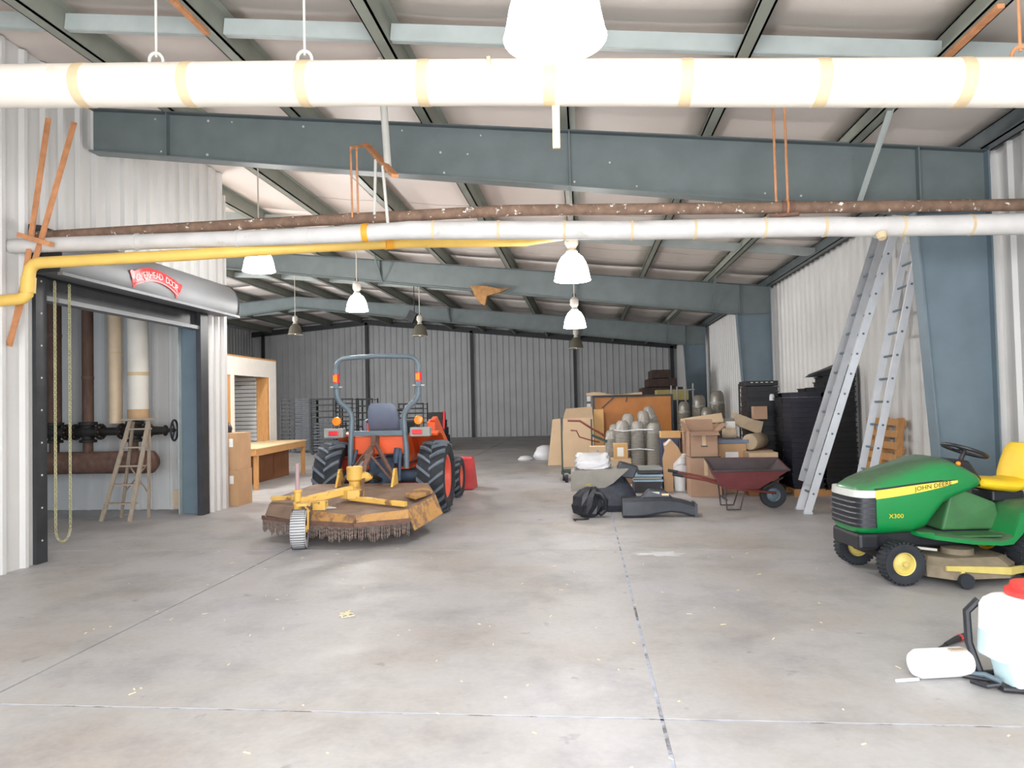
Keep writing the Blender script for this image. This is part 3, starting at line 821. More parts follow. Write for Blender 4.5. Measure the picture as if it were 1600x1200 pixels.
# rust orange bars by the left wall
def rbar(name, pts, label):
    m = MB()
    for a, b in zip(pts[:-1], pts[1:]): m.bar(a, b, .055, .02, up=(0, 1, 0))
    tag(m.build(name, MT['rust_orange']), label, 'bar')
rbar('hanger_bar', [(-5.56, 6.9, 4.77), (-5.70, 6.9, 3.9), (-5.83, 6.9, 3.11), (-6.01, 6.9, 2.37)], 'outer of two leaning rust orange bars by the left wall')
rbar('hanger_bar', [(-5.25, 6.88, 4.70), (-5.64, 6.88, 3.45), (-6.0, 6.88, 2.4)], 'inner of two leaning rust orange bars by the left wall')
o = MB().bar((-5.85, 6.84, 3.53), (-5.45, 6.80, 3.40), .05, .05).build('cross_bracket', MT['rust_orange']); tag(o, 'short rust orange bracket across the rusty pipe at the left', 'bracket')

# rusted flat bars fixed under two purlins
o = MB().bar((3.04, 5.35, zb(3.04) - .02), (3.04, 6.10, zb(3.04) - .02), .05, .036).build('purlin_bar', MT['rust_orange']); tag(o, 'rust orange bar under the purlin at the upper right', 'bar')
o = MB().bar((-3.37, 5.2, zb(-3.37) - .02), (-3.37, 6.14, zb(-3.37) - .02), .05, .036).build('purlin_bar', MT['rust_orange']); tag(o, 'rust orange bar under the purlin at the upper left', 'bar')

# rag caught on the middle rafter
m = MB()
pts = [(-2.68, 4.52), (-2.3, 4.50), (-1.95, 4.42), (-1.75, 4.44), (-1.95, 4.34), (-2.15, 4.30), (-2.28, 4.26), (-2.33, 4.03), (-2.45, 4.10), (-2.58, 4.26), (-2.62, 4.40)]
ring0 = [(x, 16.98 + .05 * math.sin(x * 17), z) for x, z in pts]; ring1 = [(x, 17.05 + .05 * math.sin(x * 13), z) for x, z in pts]
m.loft([ring0, ring1])
tag(m.build('torn_rag', MT['cloth_rag']), 'torn brown scrap hanging from the middle rafter', 'rag')

# ------------------------------------------------------------------ hanging lamps
def lamp(x, y, zbot, lit, label, scale=1.0, power=110):
    t = thing('pendant_lamp', label, 'lamp', (x, y, zbot), 0, 'round domed high bay lamps')
    s = scale
    pr = [(.222, 0), (.225, .012), (.215, .06), (.20, .14), (.175, .22), (.135, .29), (.085, .335), (.06, .35)]
    m = MB(); m.lathe([(a * s, b * s) for a, b in pr], (0, 0, 0), n=32, cap=False)
    sh = m.build('shade', MT['lamp_lit'] if lit else MT['lamp_off'], t, smooth=True, local=True)
    so = sh.modifiers.new('solid', 'SOLIDIFY'); so.thickness = .006
    m = MB(); m.torus((0, 0, .004 * s), (0, 0, 1), .224 * s, .006 * s, 32, 6); m.build('rim', MT['lamp_lit'] if lit else MT['lamp_cap'], t, smooth=True, local=True)
    m = MB(); m.sphere((0, 0, .12 * s), .075 * s, .075 * s, .11 * s); m.build('bulb', MT['lamp_lit'] if lit else MT['lamp_bulb'], t, smooth=True, local=True)
    if lit:
        pl = bpy.data.lights.new('lamp_light', 'POINT'); pl.energy = power; pl.shadow_soft_size = .12; pl.color = (1.0, .985, .96)
        po = bpy.data.objects.new('lamp_light', pl); COL.objects.link(po); po.parent = t; po.location = (0, 0, -.14)
    m = MB(); m.lathe([(.06 * s, .34 * s), (.075 * s, .36 * s), (.05 * s, .40 * s), (.085 * s, .46 * s), (.085 * s, .56 * s), (.05 * s, .60 * s), (.02 * s, .62 * s)], n=18)
    m.build('ballast_cap', MT['lamp_cap'], t, smooth=True, local=True)
    ztop = zc(x) - zbot
    if ztop > .62 * s:
        m = MB(); m.cyl((0, 0, .6 * s), (0, 0, ztop + .02), .012, n=8); m.build('stem', MT['lamp_cap'], t, local=True)
        m = MB(); m.torus((0, 0, .64 * s), (0, 1, 0), .035, .008, 12, 6); m.build('hook', MT['iron_dk'], t, local=True)
    return t
lamp(-.09, 3.12, 3.26, True, 'huge glowing domed lamp cut by the top of the picture', power=25)
lamp(-.11, 8.85, 3.165, True, 'lit domed lamp hanging below the grey pipe in the middle row')
lamp(-.15, 14.2, 3.135, True, 'lit domed lamp directly beneath the larger lit one in the middle row')
lamp(-4.63, 9.8, 3.64, True, 'lit domed lamp half behind the yellow pipe at left', power=50)
lamp(-4.61, 14.2, 3.625, True, 'lit domed lamp above the left end of the tractor roll bar', power=260)
lamp(-7.35, 13.0, 3.9, True, 'assumed lit domed lamp hidden behind the partition end over the work bench', power=330)  # unseen lamp, assumed and added to brighten the bench and booth
lamp(-.21, 22.0, 3.30, False, 'unlit smoky lamp low on the end wall in the middle row')
lamp(-4.63, 19.9, 3.63, False, 'unlit smoky lamp above the right end of the tractor roll bar')
lamp(-9.2, 22.0, 4.02, False, 'unlit smoky lamp farthest left above the display booth')
# small dark speaker box by the unlit lamp
m = MB(); m.box(-.12, .12, -.1, .1, -.16, .16)
m.xf(Matrix.Translation((-4.98, 20.4, 4.26)) @ Matrix.Rotation(.5, 4, 'Y'))
o = tag(m.build('speaker_box', MT['black'], bevel=.01), 'small tilted black box beside the unlit lamp', 'box')
MB().cyl((-4.9, 20.4, 4.38), (-4.9, 20.4, zb(-4.9)), .012, n=8).build('bracket_rod', MT['iron_dk'], o)

# ------------------------------------------------------------------ wheels
def wheel(parent, c, R, w, rim_r, rim_mat, name='wheel', lugs=0, lug_h=.03, axis='x', tread=None, hub=.05, dish=.05, local=True, out=1):
    """tyre (part) with rim, hub and lugs as sub-parts; axis of rotation along local x or y; out = side of the visible face"""
    ax = Vector((1, 0, 0)) if axis == 'x' else Vector((0, 1, 0))
    h = w / 2
    pr = [(rim_r, -h * .80), (rim_r + (R - rim_r) * .4, -h), (R - .06 * R, -h * .95), (R - lug_h * .3, -h * .72), (R, -h * .3), (R, h * .3), (R - lug_h * .3, h * .72), (R - .06 * R, h * .95), (rim_r + (R - rim_r) * .4, h), (rim_r, h * .80)]
    me = MB().lathe(pr, (0, 0, 0), ax, 36, cap=False).mesh(name, MT['rubber'], True)
    ty = bpy.data.objects.new(name, me); COL.objects.link(ty); ty.parent = parent; ty.location = c; WM[ty] = WM[parent]
    m = MB().lathe([(rim_r * 1.02, -h * .8), (rim_r * .92, -h * .72), (rim_r * .86, -h * .3), (rim_r * .5, -dish), (hub, -dish * 1.2), (hub * .5, -dish * 1.2), (hub * .5, dish * 1.2), (hub, dish * 1.2), (rim_r * .5, dish), (rim_r * .86, h * .3), (rim_r * .92, h * .72), (rim_r * 1.02, h * .8)], (0, 0, 0), ax, 28, cap=False)
    rm = bpy.data.objects.new('rim', m.mesh('rim', rim_mat, True)); COL.objects.link(rm); rm.parent = ty; WM[rm] = WM[parent]
    m = MB().cyl(ax * (out * dish * 1.0), ax * (out * (dish * 1.2 + .03)), hub * .8, hub * .6, 12)
    hb = bpy.data.objects.new('hub_cap', m.mesh('hub_cap', rim_mat, True)); COL.objects.link(hb); hb.parent = ty; WM[hb] = WM[parent]
    if lugs:
        m = MB()
        L0 = R + lug_h
        for sgn in (-1, 1):
            pass
        def lug(sgn):
            m = MB()
            # curved bar running from the centre line to the shoulder
            rings = []
            for i in range(5):
                t = i / 4; u = sgn * (h * 1.0 * t - .01); a = .30 * t
                wd = .045 + .012 * t
                rt = R + lug_h - (.055 * R if t > .9 else 0) - (.02 * R if .7 < t <= .9 else 0)
                rb = R - .07
                ring = []
                for rr, da in ((rb, -wd / R * .7), (rt, -wd / R * .45), (rt, wd / R * .45), (rb, wd / R * .7)):
                    ang = a + da
                    if axis == 'x': ring.append((u, rr * math.sin(ang), rr * math.cos(ang)))
                    else: ring.append((rr * math.sin(ang), u, rr * math.cos(ang)))
                rings.append(ring)
            return m.loft(rings).mesh('tread_lug', MT['rubber_lug'])
        la, lb = lug(-1), lug(1)
        for i in range(lugs):
            for k, me2 in enumerate((la, lb)):
                o = bpy.data.objects.new('tread_lug', me2); COL.objects.link(o); o.parent = ty
                a = 2 * PI * (i + .5 * k) / lugs
                o.rotation_euler = (-a, 0, 0) if axis == 'x' else (0, a, 0)
                WM[o] = WM[parent]
    return ty

# ------------------------------------------------------------------ tractor (faces +Y, rear towards the viewer)
TX, TY = -3.10, 10.85
T = thing('tractor', 'orange compact tractor with slate roll bar and red front bucket', 'tractor', (TX, TY, 0))
for s in (-1, 1):
    wheel(T, (s * .80, 0, .555), .525, .42, .33, MT['orange_fade'], 'rear_wheel', lugs=17, lug_h=.035, hub=.09, dish=.06, out=s)
    wheel(T, (s * .76, 1.78, .36), .34, .27, .20, MT['orange_fade'], 'front_wheel', lugs=15, lug_h=.022, hub=.06, dish=.04, out=s)
def tp(m, name, mt, **k): return m.build(name, mt, T, local=True, **k)
tp(MB().cyl((-.78, 0, .555), (.78, 0, .555), .095, n=16), 'rear_axle', MT['gearblue'], smooth=True)
tp(MB().cyl((-.72, 1.78, .36), (.72, 1.78, .36), .06, n=12), 'front_axle', MT['gearblue'], smooth=True)
m = MB(); m.box(-.20, .20, -.25, 1.1, .42, .86); m.box(-.15, .15, 1.0, 2.2, .45, .75)
tp(m, 'transmission_housing', MT['gearblue'], bevel=.03)
m = MB(); m.lathe([(.0, 0), (.14, .02), (.17, .10), (.17, .25)], (.10, -.44, .52), (0, 1, 0), 16); tp(m, 'gear_cover', MT['gearblue'], smooth=True)
m = MB(); m.lathe([(.03, 0), (.03, .14), (.06, .16), (.06, .26)], (0, -.56, .55), (0, 1, 0), 12); tp(m, 'power_takeoff_shaft', MT['iron_dk'], smooth=True)
# hood
rings = []
for y, w, z0, z1 in ((.95, .30, .72, 1.30), (1.2, .31, .70, 1.32), (1.9, .29, .66, 1.24), (2.35, .27, .62, 1.12), (2.5, .23, .64, 1.0)):
    r = []
    for k in range(20):
        a = 2 * PI * k / 20; ca, sa = math.cos(a), math.sin(a)
        r.append((w * math.copysign(abs(ca) ** .4, ca), y, (z0 + z1) / 2 + (z1 - z0) / 2 * math.copysign(abs(sa) ** .45, sa)))
    rings.append(r)
tp(MB().loft(rings), 'hood', MT['orange'], smooth=True)
tp(MB().box(-.32, .32, .78, .98, .80, 1.42), 'dashboard', MT['black'], bevel=.04)
m = MB(); m.torus((0, .62, 1.48), (0, -.55, .85), .19, .017, 24, 8); m.cyl((0, .64, 1.46), (0, .86, 1.2), .02); tp(m, 'steering_wheel', MT['black'], smooth=True)
tp(MB().box(-.34, .34, .1, .85, .66, .70), 'foot_platform', MT['orange'])
# fenders
for s in (-1, 1):
    pts = []
    prof_o = []
    for k in range(11):
        a = math.radians(72 + k * 8.0)
        prof_o.append((-.66 * math.cos(a) * .88, .56 + .70 * math.sin(a)))
    inner = [(p[0] * .94, .56 + (p[1] - .56) * .95) for p in prof_o]
    m = MB(); rg = []
    m.prism(prof_o + inner[::-1], 'yz', s * .42, s * .86)
    fn = tp(m, 'fender', MT['orange'])
    m = MB(); m.box(min(s * .44, s * .40), max(s * .44, s * .40), -.30, .5, .80, 1.20); m.build('fender_panel', MT['orange'], fn, local=True)
    # tail lamp block and amber flasher
    x0 = s * .66
    tp(MB().box(x0 - .15, x0 + .15, -.50, -.34, 1.19, 1.33), 'lamp_housing', MT['tail_grey'], bevel=.015)
    tp(MB().box(x0 - .09 - .02 * s, x0 + .06 - .02 * s, -.515, -.49, 1.225, 1.295), 'tail_lamp', MT['tail_red'], bevel=.008)
    am = tp(MB().lathe([(.01, -.04), (.06, -.035), (.072, 0), (.06, .035), (.01, .04)], (s * .63, -.42, 1.435), (0, 1, 0), 18), 'amber_flasher', MT['amber'], smooth=True)
    MB().cyl((s * .63, -.42, 1.32), (s * .63, -.42, 1.37), .02, n=10).build('stalk', MT['black'], am, local=True)
# rear panel
tp(MB().box(-.38, .38, -.36, -.30, .93, 1.20), 'rear_panel', MT['orange'], bevel=.015)
tp(MB().box(-.44, .44, -.42, -.34, 1.205, 1.285), 'roll_bar_crossmember', MT['rops'], bevel=.01)
# roll bar: two bent posts and a folding hoop
for s in (-1, 1):
    m = MB(); m.tube([(s * .43, -.40, .72), (s * .43, -.40, 1.0), (s * .40, -.40, 1.45), (s * .41, -.40, 1.54), (s * .47, -.40, 1.63), (s * .58, -.40, 1.72), (s * .625, -.40, 1.80), (s * .635, -.40, 1.94)], .042, 12)
    tp(m, 'roll_bar_post', MT['rops'], smooth=True)
    tp(MB().cyl((s * .635 - .09, -.40, 1.955), (s * .635 + .09, -.40, 1.955), .014, n=8), 'hinge_pin', MT['rod_white'])
    tp(MB().box(s * .635 - .04, s * .635 + .04, -.45, -.35, 1.93, 2.02), 'hinge_bracket', MT['rops'], bevel=.008)
    fs_ = tp(MB().cyl((s * .635, -.40, 2.02), (s * .635, -.40, 2.15), .05, n=14), 'reflector_sleeve', MT['tail_red'], smooth=True)
    MB().box(s * .635 - .03, s * .635 + .03, -.456, -.44, 2.035, 2.135).build('reflector_face', MT['amber'], fs_, local=True)
arc = [(-.635, -.40, 1.98), (-.635, -.40, 2.20)]
for k in range(1, 7):
    a = PI / 2 * k / 6; arc.append((-.635 + .15 * (1 - math.cos(a)), -.40, 2.24 + .15 * math.sin(a)))
arc += [(0, -.40, 2.41)]
arc += [(-x, y, z) for x, y, z in arc[:-1][::-1]]
tp(MB().tube(arc, .034, 12), 'roll_bar_hoop', MT['rops'], smooth=True)
# seat
rings = []
for z, w, y in ((1.24, .24, .05), (1.30, .26, -.02), (1.45, .25, -.10), (1.58, .235, -.14), (1.66, .21, -.16), (1.70, .17, -.16)):
    r = []
    for k in range(16):
        a = 2 * PI * k / 16; ca, sa = math.cos(a), math.sin(a)
        r.append((w * math.copysign(abs(ca) ** .5, ca), y + .055 * math.copysign(abs(sa) ** .6, sa), z))
    rings.append(r)
st = tp(MB().loft(rings), 'seat_back', MT['seat'], smooth=True)
tp(MB().box(-.25, .25, -.05, .45, 1.02, 1.18), 'seat_cushion', MT['seat'], bevel=.05)
for s in (-1, 1): tp(MB().tube([(s * .29, -.10, 1.22), (s * .29, -.13, 1.42), (s * .29, .12, 1.44)], .03, 10), 'arm_rest', MT['seat'], smooth=True)
# three point hitch
hp = Vector((-.03, -.50, 1.14))
tp(MB().box(-.07, .01, -.56, -.36, 1.06, 1.22), 'top_link_bracket', MT['rust_plain'], bevel=.01)
tp(MB().bar(hp, (.36, -.86, .62), .05, .035), 'lift_arm', MT['rust_plain'])
tp(MB().bar(hp + Vector((-.02, 0, -.06)), (-.36, -.86, .62), .05, .035), 'lift_arm', MT['rust_plain'])
tp(MB().bar((-.05, -.52, 1.0), (-.10, -1.05, .60), .06, .05), 'top_link', MT['rust_plain'])
for s in (-1, 1):
    tp(MB().bar((s * .30, -.2, .50), (s * .40, -.90, .56), .05, .04), 'lower_link', MT['iron_dk'])
    tp(MB().cyl((s * .34, -.40, 1.0), (s * .37, -.62, .55), .022, n=10), 'lift_rod', MT['gearblue'])
tp(MB().cyl((.27, -.42, .80), (.30, -.42, 1.02), .05, n=12), 'hydraulic_block', MT['gearblue'], smooth=True)
# loader frame and bucket
for s in (-1, 1):
    ar = MB(); xx = s * .56
    ar.prism([(.85, 1.40), (1.1, 1.46), (2.0, 1.0), (2.75, .42), (2.82, .30), (2.72, .27), (2.6, .38), (1.85, .86), (1.0, 1.28)], 'yz', xx - .04, xx + .04)
    tp(ar, 'loader_arm', MT['orange'], bevel=.008)
    po = MB(); po.prism([(.78, .62), (1.12, .62), (1.10, 1.30), (.98, 1.42), (.84, 1.36)], 'yz', xx - .085 if s > 0 else xx - .05, xx + .05 if s > 0 else xx + .085)
    tp(po, 'loader_post', MT['orange'], bevel=.01)
    tp(MB().box(s * .30, s * .60, .85, 1.05, .62, .72), 'loader_mount', MT['orange'])
    tp(MB().cyl((s * .56, 1.2, .80), (s * .56, 2.1, .72), .035, n=10), 'loader_cylinder', MT['iron_dk'], smooth=True)
tp(MB().cyl((.72, 1.02, 1.25), (.73, 1.02, 1.55), .018, n=8), 'loader_lever', MT['red'])
b0 = [(2.72, .02), (2.74, .60), (2.82, .64), (2.95, .62), (2.86, .50), (2.82, .12), (2.9, .045), (3.35, .03), (3.36, .005), (2.78, .0)]
m = MB(); m.prism(b0, 'yz', -.92, .92)
bk = tp(m, 'bucket', MT['red_bucket'])
for x in (-.92, .905): MB().prism([(2.74, .02), (2.76, .62), (2.98, .60), (3.34, .02)], 'yz', x, x + .02).build('bucket_side', MT['red_bucket'], bk, local=True)
for x in (-.56, .50): MB().box(x, x + .06, 2.66, 2.74, .2, .5).build('bucket_lug', MT['red_bucket'], bk, local=True)

# ------------------------------------------------------------------ rotary mower behind the tractor
D = thing('rotary_mower', 'rusty yellow rotary mower deck with grey tail wheel behind the tractor', 'mower', (-3.0, 9.0, 0))
def dk(y): return .395 + (y - 8.3) * .105       # deck top height
plan = [(-3.86, 9.86), (-2.22, 9.86), (-1.96, 9.15), (-2.14, 8.40), (-2.70, 8.14), (-3.30, 8.36), (-4.02, 8.72), (-4.10, 9.05)]
m = MB(); k = len(plan)
top = [(x, y, dk(y)) for x, y in plan]; bt = [(x, y, dk(y) - .05) for x, y in plan]
m.loft([bt, top]); dp = m.build('deck_plate', MT['deck_rust'], D)
# skirts: sloping bands round the deck
cx_, cy_ = -3.05, 9.1
def band(i0, i1, z_in, z_out, outd, name, mt, th=.02):
    m = MB(); a, b = Vector((*plan[i0], 0)), Vector((*plan[i1], 0))
    n = Vector(((a + b) / 2 - Vector((cx_, cy_, 0)))); e = (b - a).normalized(); n = n - e * n.dot(e); n.normalize()
    p = [Vector((a.x, a.y, dk(a.y) + z_in)), Vector((b.x, b.y, dk(b.y) + z_in)), Vector((b.x, b.y, dk(b.y) + z_out)) + n * outd, Vector((a.x, a.y, dk(a.y) + z_out)) + n * outd]
    q = [v - n * th - Vector((0, 0, th * .3)) for v in p]
    m.loft([q, p]); return m.build(name, mt, D)
band(2, 3, .0, -.24, .10, 'side_skirt', MT['deck_dull']); band(1, 2, .0, -.24, .06, 'side_skirt', MT['deck_dull'])
band(3, 4, .0, -.10, .05, 'rear_skirt', MT['deck_dull']); band(4, 5, .0, -.10, .05, 'rear_skirt', MT['deck_dull'])
band(5, 6, .0, -.13, .07, 'rear_skirt', MT['deck_rust']); band(6, 7, .0, -.16, .06, 'side_skirt', MT['deck_rust']); band(7, 0, 0, -.18, .05, 'side_skirt', MT['deck_rust'])
# chain guard: lip bar and hanging chain curtains along the rear edge
edge = [Vector((-4.16, 8.82, .255)), Vector((-3.36, 8.30, .27)), Vector((-2.70, 8.06, .275)), Vector((-2.10, 8.33, .285))]
lip = MB()
for a, b in zip(edge[:-1], edge[1:]): lip.bar(a, b, .03, .05)
lip.build('chain_lip', MT['rust_plain'], D)
segs = []
ci = 0
for a, b in zip(edge[:-1], edge[1:]):
    L_ = (b - a).length; n = int(L_ / .020)
    cur = MB(); done = 0
    for i in range(n):
        p = a.lerp(b, (i + .5) / n)
        drop = .165 + .02 * math.sin(ci * .9) + (.03 if (ci // 9) % 3 == 1 else 0)
        drop = min(drop, p.z - .03)
        off = Vector((RND.uniform(-.004, .004), RND.uniform(-.006, .006), 0))
        for j in range(7):
            z0 = p.z - drop * j / 7; z1 = p.z - drop * (j + 1) / 7
            q = Vector((p.x, p.y, 0)) + off * j * .4
            w = .008
            if j % 2: cur.add([(q.x - w, q.y, z0), (q.x + w, q.y, z0), (q.x + w, q.y, z1), (q.x - w, q.y, z1), (q.x, q.y - .006, (z0 + z1) / 2)], [(0, 1, 4), (1, 2, 4), (2, 3, 4), (3, 0, 4)])
            else: cur.bar((q.x, q.y, z0), (q.x, q.y, z1), .007, .012, up=(0, 1, 0))
        ci += 1
        if (i + 1) % 11 == 0 or i == n - 1:
            cu = cur.build('chain_curtain', MT['chains'], D); cu['kind'] = 'stuff'; cur = MB()
# yellow frame tubes, gearbox, tail wheel arm
MB().bar((-4.02, 8.80, .50), (-3.62, 8.72, .515), .07, .05).build('frame_tube', MT['deck_yellow'], D, bevel=.008)
MB().bar((-2.98, 8.78, .50), (-2.18, 8.46, .46), .07, .06).build('frame_tube', MT['deck_yellow'], D, bevel=.008)
MB().bar((-3.52, 8.46, .50), (-2.98, 8.86, .60), .11, .09).build('tail_arm', MT['deck_yellow'], D, bevel=.01)
MB().prism([(-3.18, 8.84), (-2.86, 8.98), (-2.84, 8.72), (-2.98, 8.68)], 'xy', .50, .60).build('arm_gusset', MT['deck_yellow'], D)
MB().box(-3.33, -3.17, 8.40, 8.52, .34, .51).build('deck_bracket', MT['deck_yellow'], D, bevel=.01)
gb = MB().lathe([(.085, 0), (.075, .10), (.075, .17), (.105, .20), (.105, .36), (.09, .37)], (-3.03, 9.12, .50), (0, 0, 1), 18).build('gearbox', MT['deck_yellow'], D, smooth=True)
MB().lathe([(.08, 0), (.06, .10), (.03, .16)], (-2.97, 9.16, .72), (.8, .5, 0), 12).build('gearbox_input', MT['deck_yellow'], gb, smooth=True)
MB().cyl((-3.06, 9.12, .87), (-3.06, 9.12, .90), .012, n=8).build('breather', MT['iron_dk'], gb)
MB().cyl((-2.85, 9.2, .75), (-3.02, 10.25, .57), .035, n=10).build('drive_shaft', MT['iron_dk'], D, smooth=True)
for s in (-1, 1):
    MB().bar((-3.05 + s * .40, 9.75, .55), (-3.05 + s * .05, 9.72, .98), .05, .02).build('a_frame_bar', MT['rust_plain'], D)
MB().bar((-3.05, 9.72, .98), (-2.82, 8.72, .52), .04, .02).build('a_frame_stay', MT['rust_plain'], D)
MB().prism([(9.55, .54), (9.85, .56), (9.80, .78), (9.70, .78)], 'yz', -2.67, -2.64).build('hitch_plate', MT['deck_yellow'], D)
MB().prism([(9.55, .54), (9.85, .56), (9.80, .78), (9.70, .78)], 'yz', -3.46, -3.43).build('hitch_plate', MT['deck_yellow'], D)
MB().prism([(-3.36, 8.52), (-3.18, 8.58), (-3.05, 8.46), (-3.30, 8.42)], 'xy', dk(8.5) + .001, dk(8.5) + .012).build('worn_patch', MT['stain'], D)
# right side corner box
MB().prism([(-2.26, 9.80), (-2.0, 9.16), (-2.10, 8.62), (-2.30, 8.9)], 'xy', dk(9.2), dk(9.2) + .05).build('corner_plate', MT['deck_dull'], D, bevel=.008)
# tail wheel
kx, ky = -3.36, 8.08
def ribbed():
    m = MB(); m.lathe([(.13, -.078), (.215, -.085), (.228, -.065), (.228, .065), (.215, .085), (.13, .078)], (0, 0, 0), (1, 0, 0), 30, cap=False)
    return m
tl = bpy.data.objects.new('tail_wheel', ribbed().mesh('tail_wheel', MT['wheel_grey'], True)); COL.objects.link(tl); tl.parent = D
tl.location = Vector((kx, ky, .232)) - D.location; tl.rotation_euler = (0, 0, .28); WM[tl] = WM[D]
rb = MB().box(-.080, .080, -.0035, .0035, .220, .2300).mesh('tyre_rib', MT['iron_dk'])
for i in range(44):
    o = bpy.data.objects.new('tyre_rib', rb); COL.objects.link(o); o.parent = tl; o.rotation_euler = (2 * PI * i / 44, 0, 0)
o = bpy.data.objects.new('rim', MB().lathe([(.135, -.06), (.11, -.03), (.05, -.03), (.04, -.09), (.04, .09), (.05, .03), (.11, .03), (.135, .06)], (0, 0, 0), (1, 0, 0), 20, cap=False).mesh('rim', MT['deck_yellow'], True)); COL.objects.link(o); o.parent = tl
fk = MB()
R_ = Matrix.Translation((kx, ky, 0)) @ Matrix.Rotation(.28, 4, 'Z')
for s in (-1, 1):
    if s > 0:
        fk.bar((s * .095, 0, .22), (s * .095, .05, .44), .02, .06, up=(0, 1, 0)); fk.bar((s * .095, .05, .44), (s * .05, .16, .50), .02, .06, up=(0, 1, 0))
fk.box(-.04, .115, .08, .22, .485, .51)
fk.xf(R_); fk.build('caster_fork', MT['deck_yellow'], D)
px_, py_ = -3.52, 8.42
MB().lathe([(.045, 0), (.045, .07), (.055, .075), (.055, .10), (.042, .105), (.042, .22), (.055, .225), (.055, .25), (.02, .255)], (px_, py_, .40), (0, 0, 1), 16).build('caster_barrel', MT['deck_yellow'], D, smooth=True)
MB().bar((kx + .02, ky + .12, .50), (px_, py_, .50), .06, .03).build('caster_link', MT['deck_yellow'], D)
MB().cyl((px_, py_, .64), (px_, py_, .97), .026, n=12).build('caster_post', MT['pink_post'], D, smooth=True)

# ------------------------------------------------------------------ boxes and bench by the end of the partition
def cbox(x0, x1, y0, y1, z0, z1, mt, label, cat='box', rz=0.0, name='cardboard_box', tape=None, lab=None, flaps=0, group=None):
    """cardboard box: body (walls, open or closed), flaps, tape and paper label; label face looks to -Y"""
    cx, cy = (x0 + x1) / 2, (y0 + y1) / 2; w, d, h = x1 - x0, y1 - y0, z1 - z0
    t = thing(name, label, cat, (cx, cy, z0), rz, group)
    m = MB(); a, b = w / 2, d / 2
    th = .008
    if flaps:
        m.box(-a, a, -b, b, 0, th); m.box(-a, a, -b, -b + th, 0, h); m.box(-a, a, b - th, b, 0, h); m.box(-a, -a + th, -b, b, 0, h); m.box(a - th, a, -b, b, 0, h)
    else: m.box(-a, a, -b, b, 0, h)
    m.build('body', mt, t, local=True, bevel=0 if flaps else .006)
    if flaps:
        fl_ = min(w, d) * .45
        for nm, p0, p1, ang, ax in (('f', (-a, -b, h), (a, -b, h), -2.0, 0), ('b', (-a, b, h), (a, b, h), .35, 0), ('l', (-a, -b, h), (-a, b, h), .5, 1), ('r', (a, -b, h), (a, b, h), -.9, 1)):
            v0, v1 = Vector(p0), Vector(p1)
            if ax == 0: out = Vector((0, math.sin(ang) if nm == 'f' else math.sin(ang), math.cos(ang) if nm == 'b' else -.25)) * fl_
            else: out = Vector((math.sin(-ang), 0, math.cos(ang))) * fl_
            q0, q1 = v0 + out, v1 + out; nrm = (v1 - v0).cross(out).normalized() * .005
            mm = MB(); mm.loft([[v0 - nrm, v1 - nrm, q1 - nrm, q0 - nrm], [v0 + nrm, v1 + nrm, q1 + nrm, q0 + nrm]])
            mm.build('flap', mt, t, local=True)
    if tape: MB().box(-.03, .03, -b - .004, -b + .001, h * tape[0], h * tape[1]).build('tape', MT['card_pale'], t, local=True)
    if lab:
        lx, lz, lw, lh = lab
        MB().box(-a + w * lx, -a + w * (lx + lw), -b - .005, -b + .001, h * lz, h * (lz + lh)).build('paper_label', MT['paper'], t, local=True)
    return t
def side_label(t, x, y, z, w, h):
    MB().box(x, x + .004, y, y + w, z, z + h).build('paper_label', MT['paper'], t, local=True)
t = cbox(-6.62, -5.90, 11.62, 12.12, 0, .62, MT['card'], 'lower of two stacked brown cartons at the partition wall end', lab=(.78, .62, .10, .22))
t = cbox(-6.62, -5.91, 11.63, 12.11, .621, 1.25, MT['card'], 'upper of two stacked brown cartons at the partition wall end', lab=(.78, .62, .10, .22))
m = MB(); m.loft([[( -6.30 + .16 * s * math.cos(a), 11.85 + .12 * s * math.sin(a), z) for a in [2 * PI * k / 12 for k in range(12)]] for s, z in ((1, 1.252), (1.08, 1.32), (.9, 1.40), (.5, 1.44))])
tag(m.build('black_bag', MT['black'], smooth=True), 'small black bag lying on the stacked brown cartons', 'bag')

# work bench
t = thing('work_bench', 'long pine work bench with pale top in front of the display booth', 'table', (-7.2, 15.5, 0))
A_, B_ = Vector((-6.64, 13.86, 0)), Vector((-6.98, 17.2, 0)); dirv = (B_ - A_).normalized(); nv = Vector((-dirv.y, dirv.x, 0)); W_ = .86
def bp(u, v, z): return A_ + dirv * u + nv * v + Vector((0, 0, z))
LEN = (B_ - A_).length
m = MB(); m.loft([[bp(-.03, -.03, .835), bp(LEN + .03, -.03, .835), bp(LEN + .03, W_ + .03, .835), bp(-.03, W_ + .03, .835)], [bp(-.03, -.03, .86), bp(LEN + .03, -.03, .86), bp(LEN + .03, W_ + .03, .86), bp(-.03, W_ + .03, .86)]])
m.build('table_top', MT['wood_top'], t)
for (u0, v0, u1, v1) in ((0, 0, LEN, 0), (0, W_, LEN, W_), (0, 0, 0, W_), (LEN, 0, LEN, W_)):
    MB().bar(bp(u0, v0, .765), bp(u1, v1, .765), .038, .135).build('apron', MT['wood'], t)
for u in (.06, LEN - .06):
    for v in (.04, W_ - .04): MB().bar(bp(u, v, 0), bp(u, v, .83), .09, .06, up=(0, 1, 0)).build('leg', MT['wood'], t)
